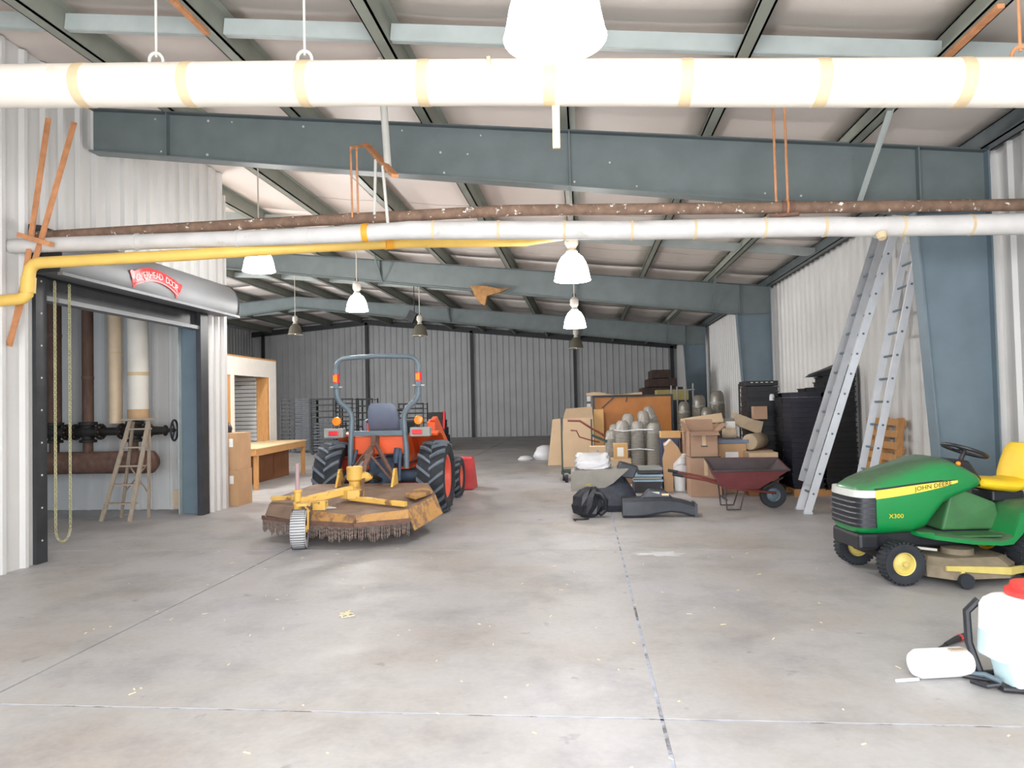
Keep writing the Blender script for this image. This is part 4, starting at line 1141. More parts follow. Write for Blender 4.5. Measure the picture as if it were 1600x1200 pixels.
# brown cupboard under the bench
t = thing('low_cabinet', 'brown particle board cabinet tucked under the work bench', 'cabinet', (-7.45, 16.0, 0))
MB().box(-7.78, -7.32, 15.2, 17.0, 0, .66).build('body', MT['wood_brown'], t)
MB().box(-7.325, -7.31, 15.23, 16.1, .03, .63).build('door', MT['wood_brown'], t)
MB().box(-7.325, -7.31, 16.13, 16.97, .03, .63).build('door', MT['wood_brown'], t)

# display booth
t = thing('display_booth', 'tall white display booth with slatwall end panel behind the work bench', 'display case', (-8.3, 15.3, 0))
XB = -7.9; Y0, Y1 = 12.6, 17.62
MB().box(XB - .08, XB, Y0, Y1, 2.44, 2.86).build('fascia', MT['case_white'], t)
MB().box(XB - 1.3, XB + .0, Y0, Y1, 2.86, 2.90).build('roof_board', MT['wood'], t)
MB().box(XB - .06, XB, 17.22, Y1, 0, 2.44).build('end_stile', MT['case_white'], t)
MB().box(XB - .30, XB - .01, 17.14, 17.22, 0, 2.44).build('wood_reveal', MT['wood'], t)
MB().box(XB - 1.3, XB - .06, Y1 - .06, Y1, 0, 2.86).build('end_panel', MT['case_white'], t)
MB().box(XB - .06, XB, 15.28, 15.42, 0, 2.44).build('mullion', MT['case_white'], t)
MB().box(XB - .20, XB - .02, 15.02, 15.28, 0, 2.44).build('wood_reveal', MT['wood'], t)
MB().box(XB - 1.36, XB - 1.3, Y0, Y1, 0, 2.86).build('back_panel', MT['case_in'], t)
MB().box(XB - 1.3, XB - .06, Y0, Y0 + .06, 0, 2.86).build('end_panel', MT['case_white'], t)
MB().box(XB - 1.3, XB, Y0, 17.2, .78, .84).build('shelf', MT['case_white'], t)
MB().box(XB - .06, XB - .01, Y0, 17.2, 0, .78).build('base_panel', MT['case_white'], t)
sl0 = MB().box(XB - .98, XB - .30, 17.08, 17.13, 0, .085).build('slat', MT['slat'], t)
for k in range(1, 16): child_copy(sl0, t, (0, 0, .10 * k))
sl0.location = (0, 0, 0)
for ch in t.children:
    if ch.name.startswith('slat'): ch.location.z += .86
MB().box(XB - .98, XB - .30, 17.13, 17.16, .84, 2.44).build('slat_backing', MT['case_in'], t)
m = MB(); m.loft([[(XB - .45 + .20 * s * math.cos(a), 15.9 + .5 * s * math.sin(a), z) for a in [2 * PI * k / 12 for k in range(12)]] for s, z in ((1, .842), (1.03, .92), (.9, 1.0), (.55, 1.03))])
tag(m.build('folded_tarp', MT['olive'], smooth=True), 'folded olive tarp lying on the booth shelf', 'tarp')

# ------------------------------------------------------------------ trolleys of trays behind the tractor
def cart(x, y, w, d, h, n, label, mt_tray, rz=0, fill=False):
    t = thing('tray_trolley', label, 'trolley', (x, y, 0), rz, 'tray trolleys behind the tractor')
    for sx in (-1, 1):
        for sy in (-1, 1):
            MB().box(sx * w / 2 - .02, sx * w / 2 + .02, sy * d / 2 - .02, sy * d / 2 + .02, .12, h).build('post', MT['rack'], t, local=True)
            MB().cyl((sx * w / 2, sy * d / 2 - .02, .06), (sx * w / 2, sy * d / 2 + .02, .06), .06, n=12).build('caster', MT['black'], t, local=True)
    f = MB()
    f.box(-w / 2, w / 2, -d / 2, d / 2, -.02, 0); f.box(-w / 2 + .02, w / 2 - .02, -d / 2 - .01, -d / 2 + .005, -.02, .035)
    o = f.build('shelf_tray', mt_tray, t, local=True); o.location = (0, 0, .16)
    for k in range(1, n): child_copy(o, t, (0, 0, .16 + (h - .2) * k / (n - 1)))
    return t
cart(-10.98, 25.8, .50, .7, 2.02, 14, 'dark tray trolley at the far left against the end of the booth', MT['crate'])
cart(-10.35, 25.6, .60, .7, 2.0, 26, 'tray trolley packed with many grey edged trays', MT['tray_grey'], fill=True)
cart(-9.55, 25.5, .85, .7, 2.0, 9, 'wide dark trolley with open shelves', MT['rack'])
cart(-8.75, 25.6, .62, .7, 1.98, 12, 'dark trolley with closely spaced shelves beside the wide one', MT['crate'])
cart(-8.05, 25.8, .60, .7, 1.96, 8, 'dark trolley half behind the left tractor roll bar post', MT['rack'])
cart(-9.0, 24.4, 1.0, .6, 1.12, 10, 'low grey shelf trolley left of the tractor wheel', MT['tray_grey'])
cart(-6.3, 25.8, .9, .7, 1.75, 10, 'dark trolley behind the tractor seat', MT['crate'])
m = MB()
for k in range(5): m.box(-5.74 + k * .02, -4.95 - k * .05, 25.3 + .03 * k, 26.1, k * .28, k * .28 + .27)
tag(m.build('stacked_bundle', MT['crate']), 'dark stack of bundled trays right of the tractor seat', 'stack')

# ------------------------------------------------------------------ lawn tractor (local +x is its front; its left side faces the viewer)
G = thing('lawn_tractor', 'green and yellow riding lawn mower parked by the right wall', 'lawn mower', (2.66, 6.93, 0), PI + .115)
def gp_(m, name, mt, parent=None, **k): return m.build(name, mt, parent or G, local=True, **k)
for s in (-1, 1):
    wheel(G, (0, s * .40, .19), .182, .15, .10, MT['yellow_dusty'], 'front_wheel', lugs=0, axis='y', hub=.03, dish=.045, out=s)
    wheel(G, (-1.24, s * .40, .255), .25, .24, .12, MT['yellow'], 'rear_wheel', lugs=0, axis='y', hub=.04, dish=.06, out=s)
    # fine tread blocks on the front tyre
for o in [c for c in G.children if c.name.startswith('front_wheel') or c.name.startswith('rear_wheel')]:
    big = o.name.startswith('rear'); R0 = .25 if big else .182; hw = .10 if big else .062
    bme = MB().box(-.011, .011, -hw, hw, R0 - .01, R0 + .006).mesh('tread_block', MT['rubber'])
    for i in range(30):
        q = bpy.data.objects.new('tread_block', bme); COL.objects.link(q); q.parent = o; q.rotation_euler = (0, 2 * PI * i / 30, 0)
gp_(MB().box(-.05, .05, -.34, .34, .17, .23), 'front_axle', MT['iron_dk'])
gp_(MB().box(-1.45, .26, -.19, .19, .28, .42), 'chassis', MT['black'], bevel=.02)
gp_(MB().box(.10, .29, -.26, .26, .27, .42), 'front_bumper', MT['black'], bevel=.03)
# hood loft
def sect(x, w, z0, z1, n=28, e=.42):
    r = []
    for k in range(n):
        a = 2 * PI * k / n; ca, sa = math.cos(a), math.sin(a)
        zz = (z0 + z1) / 2 + (z1 - z0) / 2 * math.copysign(abs(sa) ** e, sa)
        ww = w * (1 - .16 * max(0, sa) ** 2)
        r.append((x, ww * math.copysign(abs(ca) ** .34, ca), zz))
    return r
HS = [(.295, .17, .50, .72), (.285, .225, .42, .80), (.25, .262, .405, .84), (.17, .282, .40, .885), (.0, .290, .40, .955), (-.20, .292, .41, 1.02), (-.32, .293, .45, 1.055), (-.40, .293, .56, 1.075), (-.48, .293, .66, 1.085), (-.58, .288, .715, 1.06), (-.70, .28, .765, 1.0), (-.80, .262, .80, .935), (-.84, .23, .83, .89)]
hood = gp_(MB().loft([sect(*h) for h in HS]), 'hood', MT['green'], smooth=True)
def hw(x):
    for a, b in zip(HS[:-1], HS[1:]):
        if b[0] <= x <= a[0]:
            t = (a[0] - x) / (a[0] - b[0]); return a[1] + (b[1] - a[1]) * t
    return .29
for s in (-1, 1):
    lo, hi = [], []
    N_ = 14
    rg = []
    for k in range(N_ + 1):
        f = k / N_; x = .14 - f * .74
        zc_ = .765 + f * .105 - .02 * (1 - f) * f
        hh = .038 * (1 - f ** 3 * .75)
        y = s * (hw(x) * .985 + .004)
        rg.append([(x, y - s * .02, zc_ - hh), (x, y + s * .004, zc_ - hh), (x, y + s * .002, zc_ + hh), (x, y - s * .02, zc_ + hh)])
    stp = gp_(MB().loft(rg), 'side_stripe', MT['yellow_strip'], hood)
    # black strip standing in for the shadow line above the stripe
    rg = []
    for k in range(N_ + 1):
        f = k / N_; x = .14 - f * .72; zc_ = .765 + f * .105 - .02 * (1 - f) * f + .038 * (1 - f ** 3 * .75) + .008
        y = s * (hw(x) * .985 + .003)
        rg.append([(x, y - s * .02, zc_ - .007), (x, y + s * .002, zc_ - .007), (x, y, zc_ + .007), (x, y - s * .02, zc_ + .007)])
    gp_(MB().loft(rg), 'stripe_shadow_strip', MT['black'], hood)
    # lettering
    vs, fs = text_mesh('JOHN DEERE', .056)
    out = []
    for v in vs:
        x = -.375 + (-v.x) * 1.05 if s > 0 else -.375 + v.x * 1.05
        f = (.14 - x) / .74; zc_ = .765 + f * .105 - .02 * (1 - f) * f
        out.append((x, s * (hw(x) * .985 + .012), zc_ + v.y))
    gp_(MB().add(out, fs), 'maker_lettering', MT['black'], hood)
    vs, fs = text_mesh('X300', .055)
    gp_(MB().add([(-.035 + (-v.x if s > 0 else v.x) * 1.1, s * (hw(0) + .004), .575 + v.y) for v in vs], fs), 'model_number', MT['yellow'], hood)
# headlamp band and grille wrapped round the nose
def wrap(x_in, z0, z1, grow, name, mt):
    m = MB(); rg = []
    pts = []
    for k in range(13):
        a = -PI / 2 + PI * k / 12
        xx = x_in + (.300 - x_in) * abs(math.cos(a)) ** .55 + grow
        yy = math.copysign(abs(math.sin(a)) ** .7, math.sin(a)) * (.278 + grow)
        pts.append((xx, yy))
    ring = lambda z, ins: [(x - ins, y * (1 - ins * 2), z) for x, y in pts]
    return MB().loft([ring(z0, 0) + [(x - .06, y * .8, z0) for x, y in pts[::-1]], ring(z1, .006) + [(x - .06, y * .8, z1) for x, y in pts[::-1]]])
gp_(wrap(.13, .742, .805, .024, '', None), 'headlamp', MT['lens'], hood, smooth=True)
gp_(wrap(.13, .475, .738, .024, '', None), 'grille', MT['black'], hood, smooth=True)
for k in range(5):
    gp_(wrap(.135, .50 + k * .048, .512 + k * .048, .032, '', None), 'grille_slat', MT['chute'], hood)
gp_(MB().box(-.56, .28, -.12, .12, 1.0, 1.004).xf(Matrix.Identity(4)), 'hood_dust', MT['green_dusty'], hood) if False else None
# dash and steering wheel
gp_(MB().loft([[(-.60, -.20, .82), (-.60, .20, .82), (-.95, .17, .80), (-.95, -.17, .80)], [(-.56, -.20, 1.06), (-.56, .20, 1.06), (-.80, .15, 1.04), (-.80, -.15, 1.04)]]), 'dashboard', MT['black'], bevel=.02)
gp_(MB().sphere((-.66, .21, 1.02), .022), 'indicator_knob', MT['amber'], smooth=True)
m = MB(); c = Vector((-.86, 0, 1.12)); m.torus(c, (-.35, 0, .94), .185, .017, 28, 8); m.cyl(c, (-.78, 0, .95), .022)
for k in range(3):
    a = 2 * PI * k / 3 + .5; m.bar(c, c + Vector((.17 * math.cos(a) * .94, .17 * math.sin(a), .17 * math.cos(a) * .35)), .03, .012)
gp_(m, 'steering_wheel', MT['black'], smooth=True)
# foot platform and fenders
rg = []
for x, w, z0, z1 in ((-.22, .30, .395, .43), (-.30, .42, .385, .44), (-.60, .46, .345, .40), (-.85, .47, .33, .38), (-.95, .47, .34, .42), (-1.03, .47, .42, .62), (-1.12, .47, .56, .68), (-1.45, .45, .58, .70), (-1.58, .40, .55, .66)):
    rg.append([(x, -w, z0), (x, w, z0), (x, w, z1 - .02), (x, w - .03, z1), (x, -w + .03, z1), (x, -w, z1 - .02)])
fd = gp_(MB().loft(rg), 'fender_deck', MT['green'], smooth=True)
for s in (-1, 1):
    gp_(MB().prism([(-.36, s * .20), (-.40, s * .40), (-.88, s * .43), (-.90, s * .20)], 'xy', .400, .412), 'foot_mat', MT['green_dusty'], fd)
gp_(MB().loft([[(-.50, -.19, .42), (-.50, .19, .42), (-1.05, .19, .42), (-1.05, -.19, .42)], [(-.62, -.18, .82), (-.62, .18, .82), (-1.0, .2, .66), (-1.0, -.2, .66)]]), 'steering_tunnel', MT['green_dusty'], bevel=.02)
gp_(MB().box(-1.30, -1.0, -.15, .15, .66, .76), 'seat_base', MT['black'], bevel=.02)
# seat
rings = []
for x, w, z, h in ((-.86, .15, .83, .035), (-.90, .21, .835, .05), (-1.05, .235, .815, .06), (-1.20, .235, .80, .065), (-1.30, .22, .82, .06)):
    rings.append([(x, w * math.copysign(abs(math.cos(2 * PI * k / 18)) ** .6, math.cos(2 * PI * k / 18)), z + h * math.sin(2 * PI * k / 18)) for k in range(18)])
gp_(MB().loft(rings), 'seat_cushion', MT['yellow'], smooth=True)
rings = []
for z, w, x, h in ((.80, .21, -1.30, .05), (.90, .235, -1.33, .06), (1.02, .235, -1.37, .06), (1.13, .21, -1.40, .055), (1.18, .15, -1.41, .04)):
    rings.append([(x + h * math.sin(2 * PI * k / 18), w * math.copysign(abs(math.cos(2 * PI * k / 18)) ** .6, math.cos(2 * PI * k / 18)), z) for k in range(18)])
gp_(MB().loft(rings), 'seat_back', MT['yellow'], smooth=True)
# cutting deck
dpl = [(-.22, -.38), (-.34, -.50), (-.80, -.52), (-1.0, -.40), (-1.0, .40), (-.86, .52), (-.36, .54), (-.22, .40)]
dm = MB(); dm.loft([[(x * 1.0, y * 1.04, .07) for x, y in dpl], [(x, y, .17) for x, y in dpl], [(-.6 + (x + .6) * .85, y * .85, .23) for x, y in dpl]])
dk_ = gp_(dm, 'cutting_deck', MT['deck_dust'])
gp_(MB().loft([[(-.30, .545, .15), (-.86, .535, .10), (-1.05, .45, .10), (-1.05, .45, .16), (-.86, .535, .165), (-.30, .545, .19)], [(-.30, .565, .15), (-.86, .556, .10), (-1.08, .46, .10), (-1.08, .46, .16), (-.86, .556, .165), (-.30, .565, .19)]]), 'deck_edge', MT['yellow_dusty'], dk_)
for s in (-1, 1):
    gp_(MB().lathe([(.012, -.022), (.062, -.022), (.066, 0), (.062, .022), (.012, .022)], (-.44, s * .60, .068), (0, 1, 0), 18), 'gauge_wheel', MT['rubber'], dk_, smooth=True)
    gp_(MB().bar((-.44, s * .57, .07), (-.44, s * .54, .17), .03, .02), 'gauge_bracket', MT['yellow_dusty'], dk_)
for s in (-1, 1): gp_(MB().lathe([(.13, 0), (.13, .05), (.05, .06)], (-.6, s * .24, .23), (0, 0, 1), 16), 'pulley_cover', MT['deck_dust'], dk_, smooth=True)
gp_(MB().bar((-.18, .30, .30), (-.36, .33, .28), .03, .02), 'lift_link', MT['rod_white'])

# ------------------------------------------------------------------ backpack sprayer and jug at the right edge
t = thing('backpack_sprayer', 'white backpack sprayer tank with red screw lid at the right edge', 'sprayer', (2.46, 4.33, 0), .15)
def rr(x0, x1, y0, y1, z, e=.3, n=24):
    cx, cy = (x0 + x1) / 2, (y0 + y1) / 2
    return [(cx + (x1 - x0) / 2 * math.copysign(abs(math.cos(2 * PI * k / n)) ** e, math.cos(2 * PI * k / n)), cy + (y1 - y0) / 2 * math.copysign(abs(math.sin(2 * PI * k / n)) ** e, math.sin(2 * PI * k / n)), z) for k in range(n)]
MB().loft([rr(-.23, .23, -.12, .12, .16), rr(-.235, .235, -.125, .125, .18), rr(-.228, .228, -.12, .12, .30)]).build('lower_tank', MT['tank_fluid'], t, smooth=True, local=True)
MB().loft([rr(-.228, .228, -.12, .12, .3005), rr(-.22, .22, -.115, .115, .44), rr(-.20, .20, -.105, .105, .475), rr(-.15, .15, -.10, .10, .495)]).build('upper_tank', MT['tank'], t, smooth=True, local=True)
MB().loft([rr(-.17, -.02, -.135, .06, .03), rr(-.18, -.01, -.14, .06, .09), rr(-.2, .0, -.13, .06, .16)]).build('pump_housing', MT['tank_fluid'], t, smooth=True, local=True)
MB().lathe([(.135, 0), (.15, .005), (.15, .03), (.125, .045), (.12, .07), (.02, .075)], (.06, 0, .495), (0, 0, 1), 24).build('screw_lid', MT['lid_red'], t, smooth=True, local=True)
MB().tube([(-.21, .10, .03), (-.245, .14, .2), (-.25, .14, .38), (-.19, .12, .45)], .022, 8).build('back_frame', MT['black'], t, smooth=True, local=True)
MB().tube([(-.22, -.10, .02), (.10, -.20, .018), (.26, -.16, .018), (.26, .14, .018), (-.20, .14, .018)], .017, 8, closed=True).build('base_frame', MT['black'], t, smooth=True, local=True)
MB().tube([(-.12, -.14, .09), (-.06, -.145, .085)], .022, 8).build('valve_knob', MT['rops'], t, local=True)
MB().tube([(.05, -.13, .14), (.12, -.19, .10), (.2, -.2, .03)], .008, 6).build('hose', MT['wood_top'], t, smooth=True, local=True)
t = thing('spray_wand', 'thin black spray wand with red ring lying behind the white jug', 'wand', (2.2, 4.8, 0))
MB().tube([(1.92, 4.44, .008), (2.16, 4.80, .014), (2.30, 4.93, .02)], .008, 8).build('tube', MT['black'], t, smooth=True)
MB().tube([(2.30, 4.93, .02), (2.42, 5.03, .024), (2.55, 5.14, .02)], [.012, .02, .02], 8).build('grip', MT['black'], t, smooth=True)
MB().cyl((2.44, 5.047, .0235), (2.46, 5.064, .023), .0225, n=10).build('ring', MT['lid_red'], t)
t = thing('white_jug', 'white plastic cylinder jug lying on its side near the sprayer', 'jug', (2.02, 4.42, 0))
MB().lathe([(.03, -.175), (.065, -.165), (.083, -.135), (.083, .135), (.07, .165), (.03, .175)], (2.03, 4.42, .083), (.985, .17, 0), 24).build('body', MT['tank'], t, smooth=True)
MB().bar((2.07, 4.39, .168), (2.16, 4.41, .165), .035, .008).build('label_patch', MT['wood_old'], t)
tag(MB().tube([(1.74, 4.32, .011), (1.875, 4.35, .011)], .010, 8).build('metal_nozzle', MT['alu']), 'short pale metal nozzle sticking out from under the jug', 'nozzle')
t = thing('hose_bundle', 'tangle of black hose between the jug and the sprayer', 'hose', (2.18, 4.32, 0))
MB().tube([(2.14, 4.31, .02), (2.19, 4.24, .02), (2.25, 4.23, .03), (2.26, 4.30, .03), (2.2, 4.36, .02), (2.14, 4.40, .02)], .013, 8).build('hose', MT['black'], t, smooth=True)
MB().tube([(2.18, 4.42, .02), (2.23, 4.33, .05), (2.26, 4.24, .05)], .015, 8).build('fitting', MT['rops'], t, smooth=True)

# ------------------------------------------------------------------ ladders against the right wall
def ladder(feet, top, n, label, mt, ext=None, w=.085):
    (a0, b0), (a1, b1) = feet, top
    a0, b0, a1, b1 = map(Vector, (a0, b0, a1, b1))
    base = (a0 + b0) / 2
    t = thing('ladder', label, 'ladder', (base.x, base.y, 0))
    for p, q in ((a0, a1), (b0, b1)):
        MB().bar(p, q, .028, w, up=(1, 0, .2)).build('rail', mt, t)
        d = (q - p).normalized()
        MB().bar(p - d * .0 + Vector((-.05, 0, .012)), p + Vector((.07, 0, .012)), .07, .024).build('foot', MT['alu'], t)
    for k in range(1, n):
        f = k / n; p = a0.lerp(a1, f); q = b0.lerp(b1, f); e = (q - p).normalized()
        MB().cyl(p - e * .022, q + e * .022, .016, n=8).build('rung', MT['iron_dk'] if k % 1 else MT['rops'], t)
    if ext:
        f0, f1, off = ext
        off = Vector(off)
        pa, qa = a0.lerp(a1, f0) + off, a0.lerp(a1, f1) + off; pb, qb = b0.lerp(b1, f0) + off, b0.lerp(b1, f1) + off
        e = (b0 - a0).normalized() * .05
        for p, q in ((pa + e, qa + e), (pb - e, qb - e)): MB().bar(p, q, .025, w * .9, up=(1, 0, .2)).build('fly_rail', MT['alu_dk'], t)
        for k in range(1, n):
            f = k / n
            if f > f0 + .02:
                p = a0.lerp(a1, f) + off + e; q = b0.lerp(b1, f) + off - e
                MB().cyl(p, q, .016, n=8).build('fly_rung', MT['rops'], t)
    return t
ladder(((3.09, 10.45, 0), (3.11, 10.88, 0)), ((4.42, 10.50, 3.93), (4.42, 10.93, 3.93)), 14, 'long aluminium extension ladder leaning forward of the black tray stacks', MT['alu'], ext=(.10, 1.0, (-.10, 0, .03)), w=.105)
ladder(((3.74, 10.14, 0), (3.76, 10.58, 0)), ((4.50, 9.88, 3.75), (4.50, 10.30, 3.75)), 12, 'shorter aluminium ladder close to the slate column in front of the pallet', MT['alu'], w=.095)

# wooden pallet leaning on the wall
t = thing('wooden_pallet', 'pine pallet standing on edge behind the shorter ladder', 'pallet', (4.40, 10.95, 0))
lean = lambda x, y, z: (4.32 + x + .10 * z, y, z)
def pb(y0, y1, z0, z1, x0, x1, name):
    m = MB(); m.box(x0, x1, y0, y1, z0, z1)
    for i, v in enumerate(m.v): m.v[i] = Vector(lean(v.x, v.y, v.z))
    m.build(name, MT['wood'], t)
for y in (10.62, 11.12, 11.62): pb(y, y + .09, 0, 1.32, 0, .075, 'stringer')
for k in range(8): pb(10.60, 11.73, .02 + k * .17, .12 + k * .17, -.02, 0, 'deck_board')
for k in range(4): pb(10.60, 11.73, .06 + k * .38, .15 + k * .38, .075, .092, 'bottom_board')

# ------------------------------------------------------------------ stacks of black nursery trays
def tray_mesh(w, d, h, mt):
    m = MB()
    m.box(-w / 2, w / 2, -d / 2, d / 2, 0, .012)
    for s in (-1, 1):
        m.box(-w / 2, w / 2, s * d / 2 - .008, s * d / 2 + .008, 0, h); m.box(s * w / 2 - .008, s * w / 2 + .008, -d / 2, d / 2, 0, h)
    for s in (-1, 1):
        m.box(-w / 2 - .022, w / 2 + .022, s * d / 2 - .022, s * d / 2 + .022, h - .02, h); m.box(s * w / 2 - .022, s * w / 2 + .022, -d / 2, d / 2, h - .02, h)
    return m.mesh('nursery_tray', mt)
TM = {}
ORD = ['first', 'second', 'third', 'fourth', 'fifth', 'sixth', 'seventh', 'eighth', 'ninth', 'tenth', 'eleventh', 'twelfth', 'thirteenth', 'fourteenth', 'fifteenth', 'sixteenth', 'seventeenth', 'eighteenth', 'nineteenth', 'twentieth', 'twenty-first', 'twenty-second', 'twenty-third']
def tray_stack(x, y, w, d, n, pitch, mt, label, z0=.12, jit=.008):
    key = (w, d, pitch, mt)
    if key not in TM: TM[key] = tray_mesh(w, d, pitch * .97, MT[mt])
    for k in range(n):
        o = bpy.data.objects.new('nursery_tray', TM[key]); COL.objects.link(o)
        o.location = (x + RND.uniform(-jit, jit), y + RND.uniform(-jit, jit), z0 + k * pitch)
        o.rotation_euler = (0, 0, RND.uniform(-.03, .03))
        i = n - 1 - k
        tag(o, (ORD[i] + ' ' if i else 'topmost ') + label.replace('tray in', 'tray' + (' from the top of' if i else ' of'), 1), 'tray', label.replace('tray in', 'trays in', 1))
def skid(x0, x1, y0, y1, label):
    t = thing('wooden_skid', label, 'pallet', ((x0 + x1) / 2, (y0 + y1) / 2, 0))
    for y in (y0, (y0 + y1) / 2 - .04, y1 - .08): MB().box(x0, x1, y, y + .08, 0, .095).build('stringer', MT['wood'], t)
    n = 6
    for k in range(n):
        a = x0 + (x1 - x0 - .1) * k / (n - 1); MB().box(a, a + .1, y0, y1, .097, .115).build('deck_board', MT['wood'], t)
skid(3.45, 4.55, 12.3, 13.4, 'pine skid under the tall black tray stacks')
skid(3.0, 4.5, 13.55, 14.6, 'pine skid under the lower tray stacks behind the rolls')
tray_stack(4.25, 12.62, .48, .50, 22, .085, 'crate', 'black tray in the tallest stack nearest the long ladder')
tray_stack(3.70, 12.62, .48, .50, 19, .085, 'crate_blue_lit', 'blue-lit black tray in the stack just left of the ladder foot')
tray_stack(4.25, 13.15, .48, .44, 20, .085, 'crate', 'black tray in the stack along the white wall')
tray_stack(3.70, 13.15, .48, .44, 18, .085, 'crate', 'black tray in the stack behind the blue-lit trays')
tray_stack(3.31, 13.95, .54, .54, 19, .092, 'crate', 'black tray in the stack behind the tan rolls')
tray_stack(3.93, 13.95, .54, .54, 19, .085, 'crate', 'black tray in the middle stack on the rear skid')
tray_stack(4.40, 14.5, .28, .40, 20, .085, 'crate', 'black tray in the narrow stack beside the white wall')
# gathered black cover on the tallest stack
m = MB()
prf = [(3.82, 1.99), (3.90, 2.06), (4.05, 2.12), (4.25, 2.20), (4.46, 2.21), (4.52, 2.15), (4.52, 1.995)]
rings = []
for j, yy in enumerate((12.36, 12.42, 12.6, 12.8, 12.88)):
    f = (0, .8, 1, .85, 0)[j]
    rings.append([(x, yy, 1.995 + (z - 1.995) * f + .0) for x, z in prf])
m.loft(rings)
tag(m.build('black_cover', MT['black'], smooth=True), 'crumpled black plastic cover heaped on the tallest tray stack', 'cover')
# crate with slotted rim on the rear stack
t = thing('slotted_crate', 'black crate with white slots along its rim on the rear tray stack', 'crate', (3.30, 13.9, 1.875))
MB().box(3.0, 3.6, 13.66, 14.2, 1.875, 1.97).build('body', MT['crate'], t, bevel=.01)
for k in range(5): MB().box(3.10 + k * .09, 3.145 + k * .09, 13.652, 13.662, 1.935, 1.95).build('slot', MT['rod_white'], t)
tag(MB().lathe([(.05, 0), (.045, .09), (.03, .12)], (3.47, 13.63, 1.60), (0, 0, 1), 12).build('white_tag', MT['sack'], smooth=True), 'small white tag hanging on the rear tray stack', 'tag')

# ------------------------------------------------------------------ wheelbarrow
t = thing('wheelbarrow', 'worn maroon wheelbarrow with steel legs and one rubber wheel', 'wheelbarrow', (2.35, 11.0, 0))
yc = 11.0
def tub(o, zz): return [(x, y, zz + (y - yc) * .20 * (zz - .2) / .46) for x, y in ((o[0], yc - o[2]), (o[1], yc - o[2] * .92), (o[1], yc + o[2] * .92), (o[0], yc + o[2]))]
m = MB()
outer = [tub((2.02, 2.52, .24), .33), tub((1.93, 2.70, .29), .47), tub((1.84, 2.94, .34), .66)]
inner = [tub((1.86, 2.92, .325), .66), tub((1.95, 2.68, .275), .47), tub((2.04, 2.50, .225), .345)]
m.loft(outer + inner); m.build('tray', MT['barrow'], t, smooth=False)
m = MB(); m.loft([tub((1.866, 2.914, .320), .656), tub((1.957, 2.673, .269), .472), tub((2.05, 2.49, .22), .350)], cap=False); lo_ = len(m.v) - 4; m.f.append((lo_, lo_ + 1, lo_ + 2, lo_ + 3)); m.build('tray_lining', MT['barrow_in'], t)
m = MB(); m.tube([tub((1.84, 2.94, .34), .66)[k] for k in range(4)], .014, 8, closed=True); m.build('rim_roll', MT['barrow_in'], t, smooth=True)
for s in (-1, 1):
    MB().tube([(1.30, yc + s * .30, .55), (1.75, yc + s * .28, .46), (2.2, yc + s * .22, .32), (2.80, yc + s * .06, .235)], .019, 10).build('handle', MT['red_brown'], t, smooth=True)
    MB().tube([(1.27, yc + s * .30, .556), (1.42, yc + s * .296, .526)], .024, 10).build('grip', MT['black'], t, smooth=True)
    MB().tube([(2.02, yc + s * .25, .36), (2.05, yc + s * .25, .02), (2.24, yc + s * .24, .02), (2.32, yc + s * .20, .30)], .013, 8).build('leg', MT['barrow_in'], t, smooth=True)
MB().bar((2.6, yc - .2, .33), (2.92, yc, .46), .03, .02).build('nose_brace', MT['barrow_in'], t)
MB().bar((2.05, yc - .25, .16), (2.05, yc + .25, .16), .02, .02).build('leg_brace', MT['barrow_in'], t)
wheel(t, Vector((2.77, yc, .205)) - t.location, .195, .09, .10, MT['rops'], 'wheel', lugs=0, axis='y', hub=.025, dish=.03, out=-1)

# ------------------------------------------------------------------ mower bagger parts
t = thing('grass_chute', 'long scuffed black plastic grass chute lying on the floor', 'chute', (1.0, 10.3, 0))
rings = []
for x, y0, y1, z0, z1 in ((.50, 10.14, 10.52, .012, .26), (.62, 10.14, 10.52, .01, .265), (.80, 10.15, 10.51, .015, .27), (1.0, 10.17, 10.50, .05, .275), (1.18, 10.19, 10.48, .07, .265), (1.34, 10.2, 10.46, .05, .235), (1.46, 10.21, 10.45, .01, .20), (1.52, 10.21, 10.45, .008, .175)):
    rings.append([(x, y0 + .03, z0), (x, y1 - .03, z0), (x, y1, z0 + .03), (x, y1, z1 - .04), (x, y1 - .04, z1), (x, y0 + .04, z1), (x, y0, z1 - .04), (x, y0, z0 + .03)])
MB().loft(rings).build('duct', MT['chute'], t, smooth=True)
MB().loft([[(.76, 10.26, .262), (1.22, 10.28, .258), (1.22, 10.42, .258), (.76, 10.44, .262)], [(.88, 10.29, .39), (1.12, 10.30, .36), (1.12, 10.40, .36), (.88, 10.41, .39)]]).build('handle_hump', MT['chute'], t, bevel=.02)
MB().prism([(.93, 10.285), (1.02, 10.285)][:1] + [(1.03, 10.285), (1.03, 10.288), (.93, 10.288)], 'xy', .31, .35).build('latch_plate', MT['rod_white'], t)
MB().prism([(1.06, 10.282), (1.16, 10.286), (1.16, 10.289), (1.06, 10.286)], 'xy', .29, .325).build('sticker', MT['wood_top'], t)
MB().loft([[(1.50, 10.195, .0), (1.50, 10.465, .0), (1.50, 10.465, .20), (1.50, 10.195, .20)], [(1.54, 10.195, .0), (1.54, 10.465, .0), (1.54, 10.465, .185), (1.54, 10.195, .185)]]).build('end_collar', MT['chute'], t)
t = thing('grass_bagger', 'black cloth grass bag with grey hood lying behind the chute', 'grass bag', (.25, 11.0, 0))
rings = []
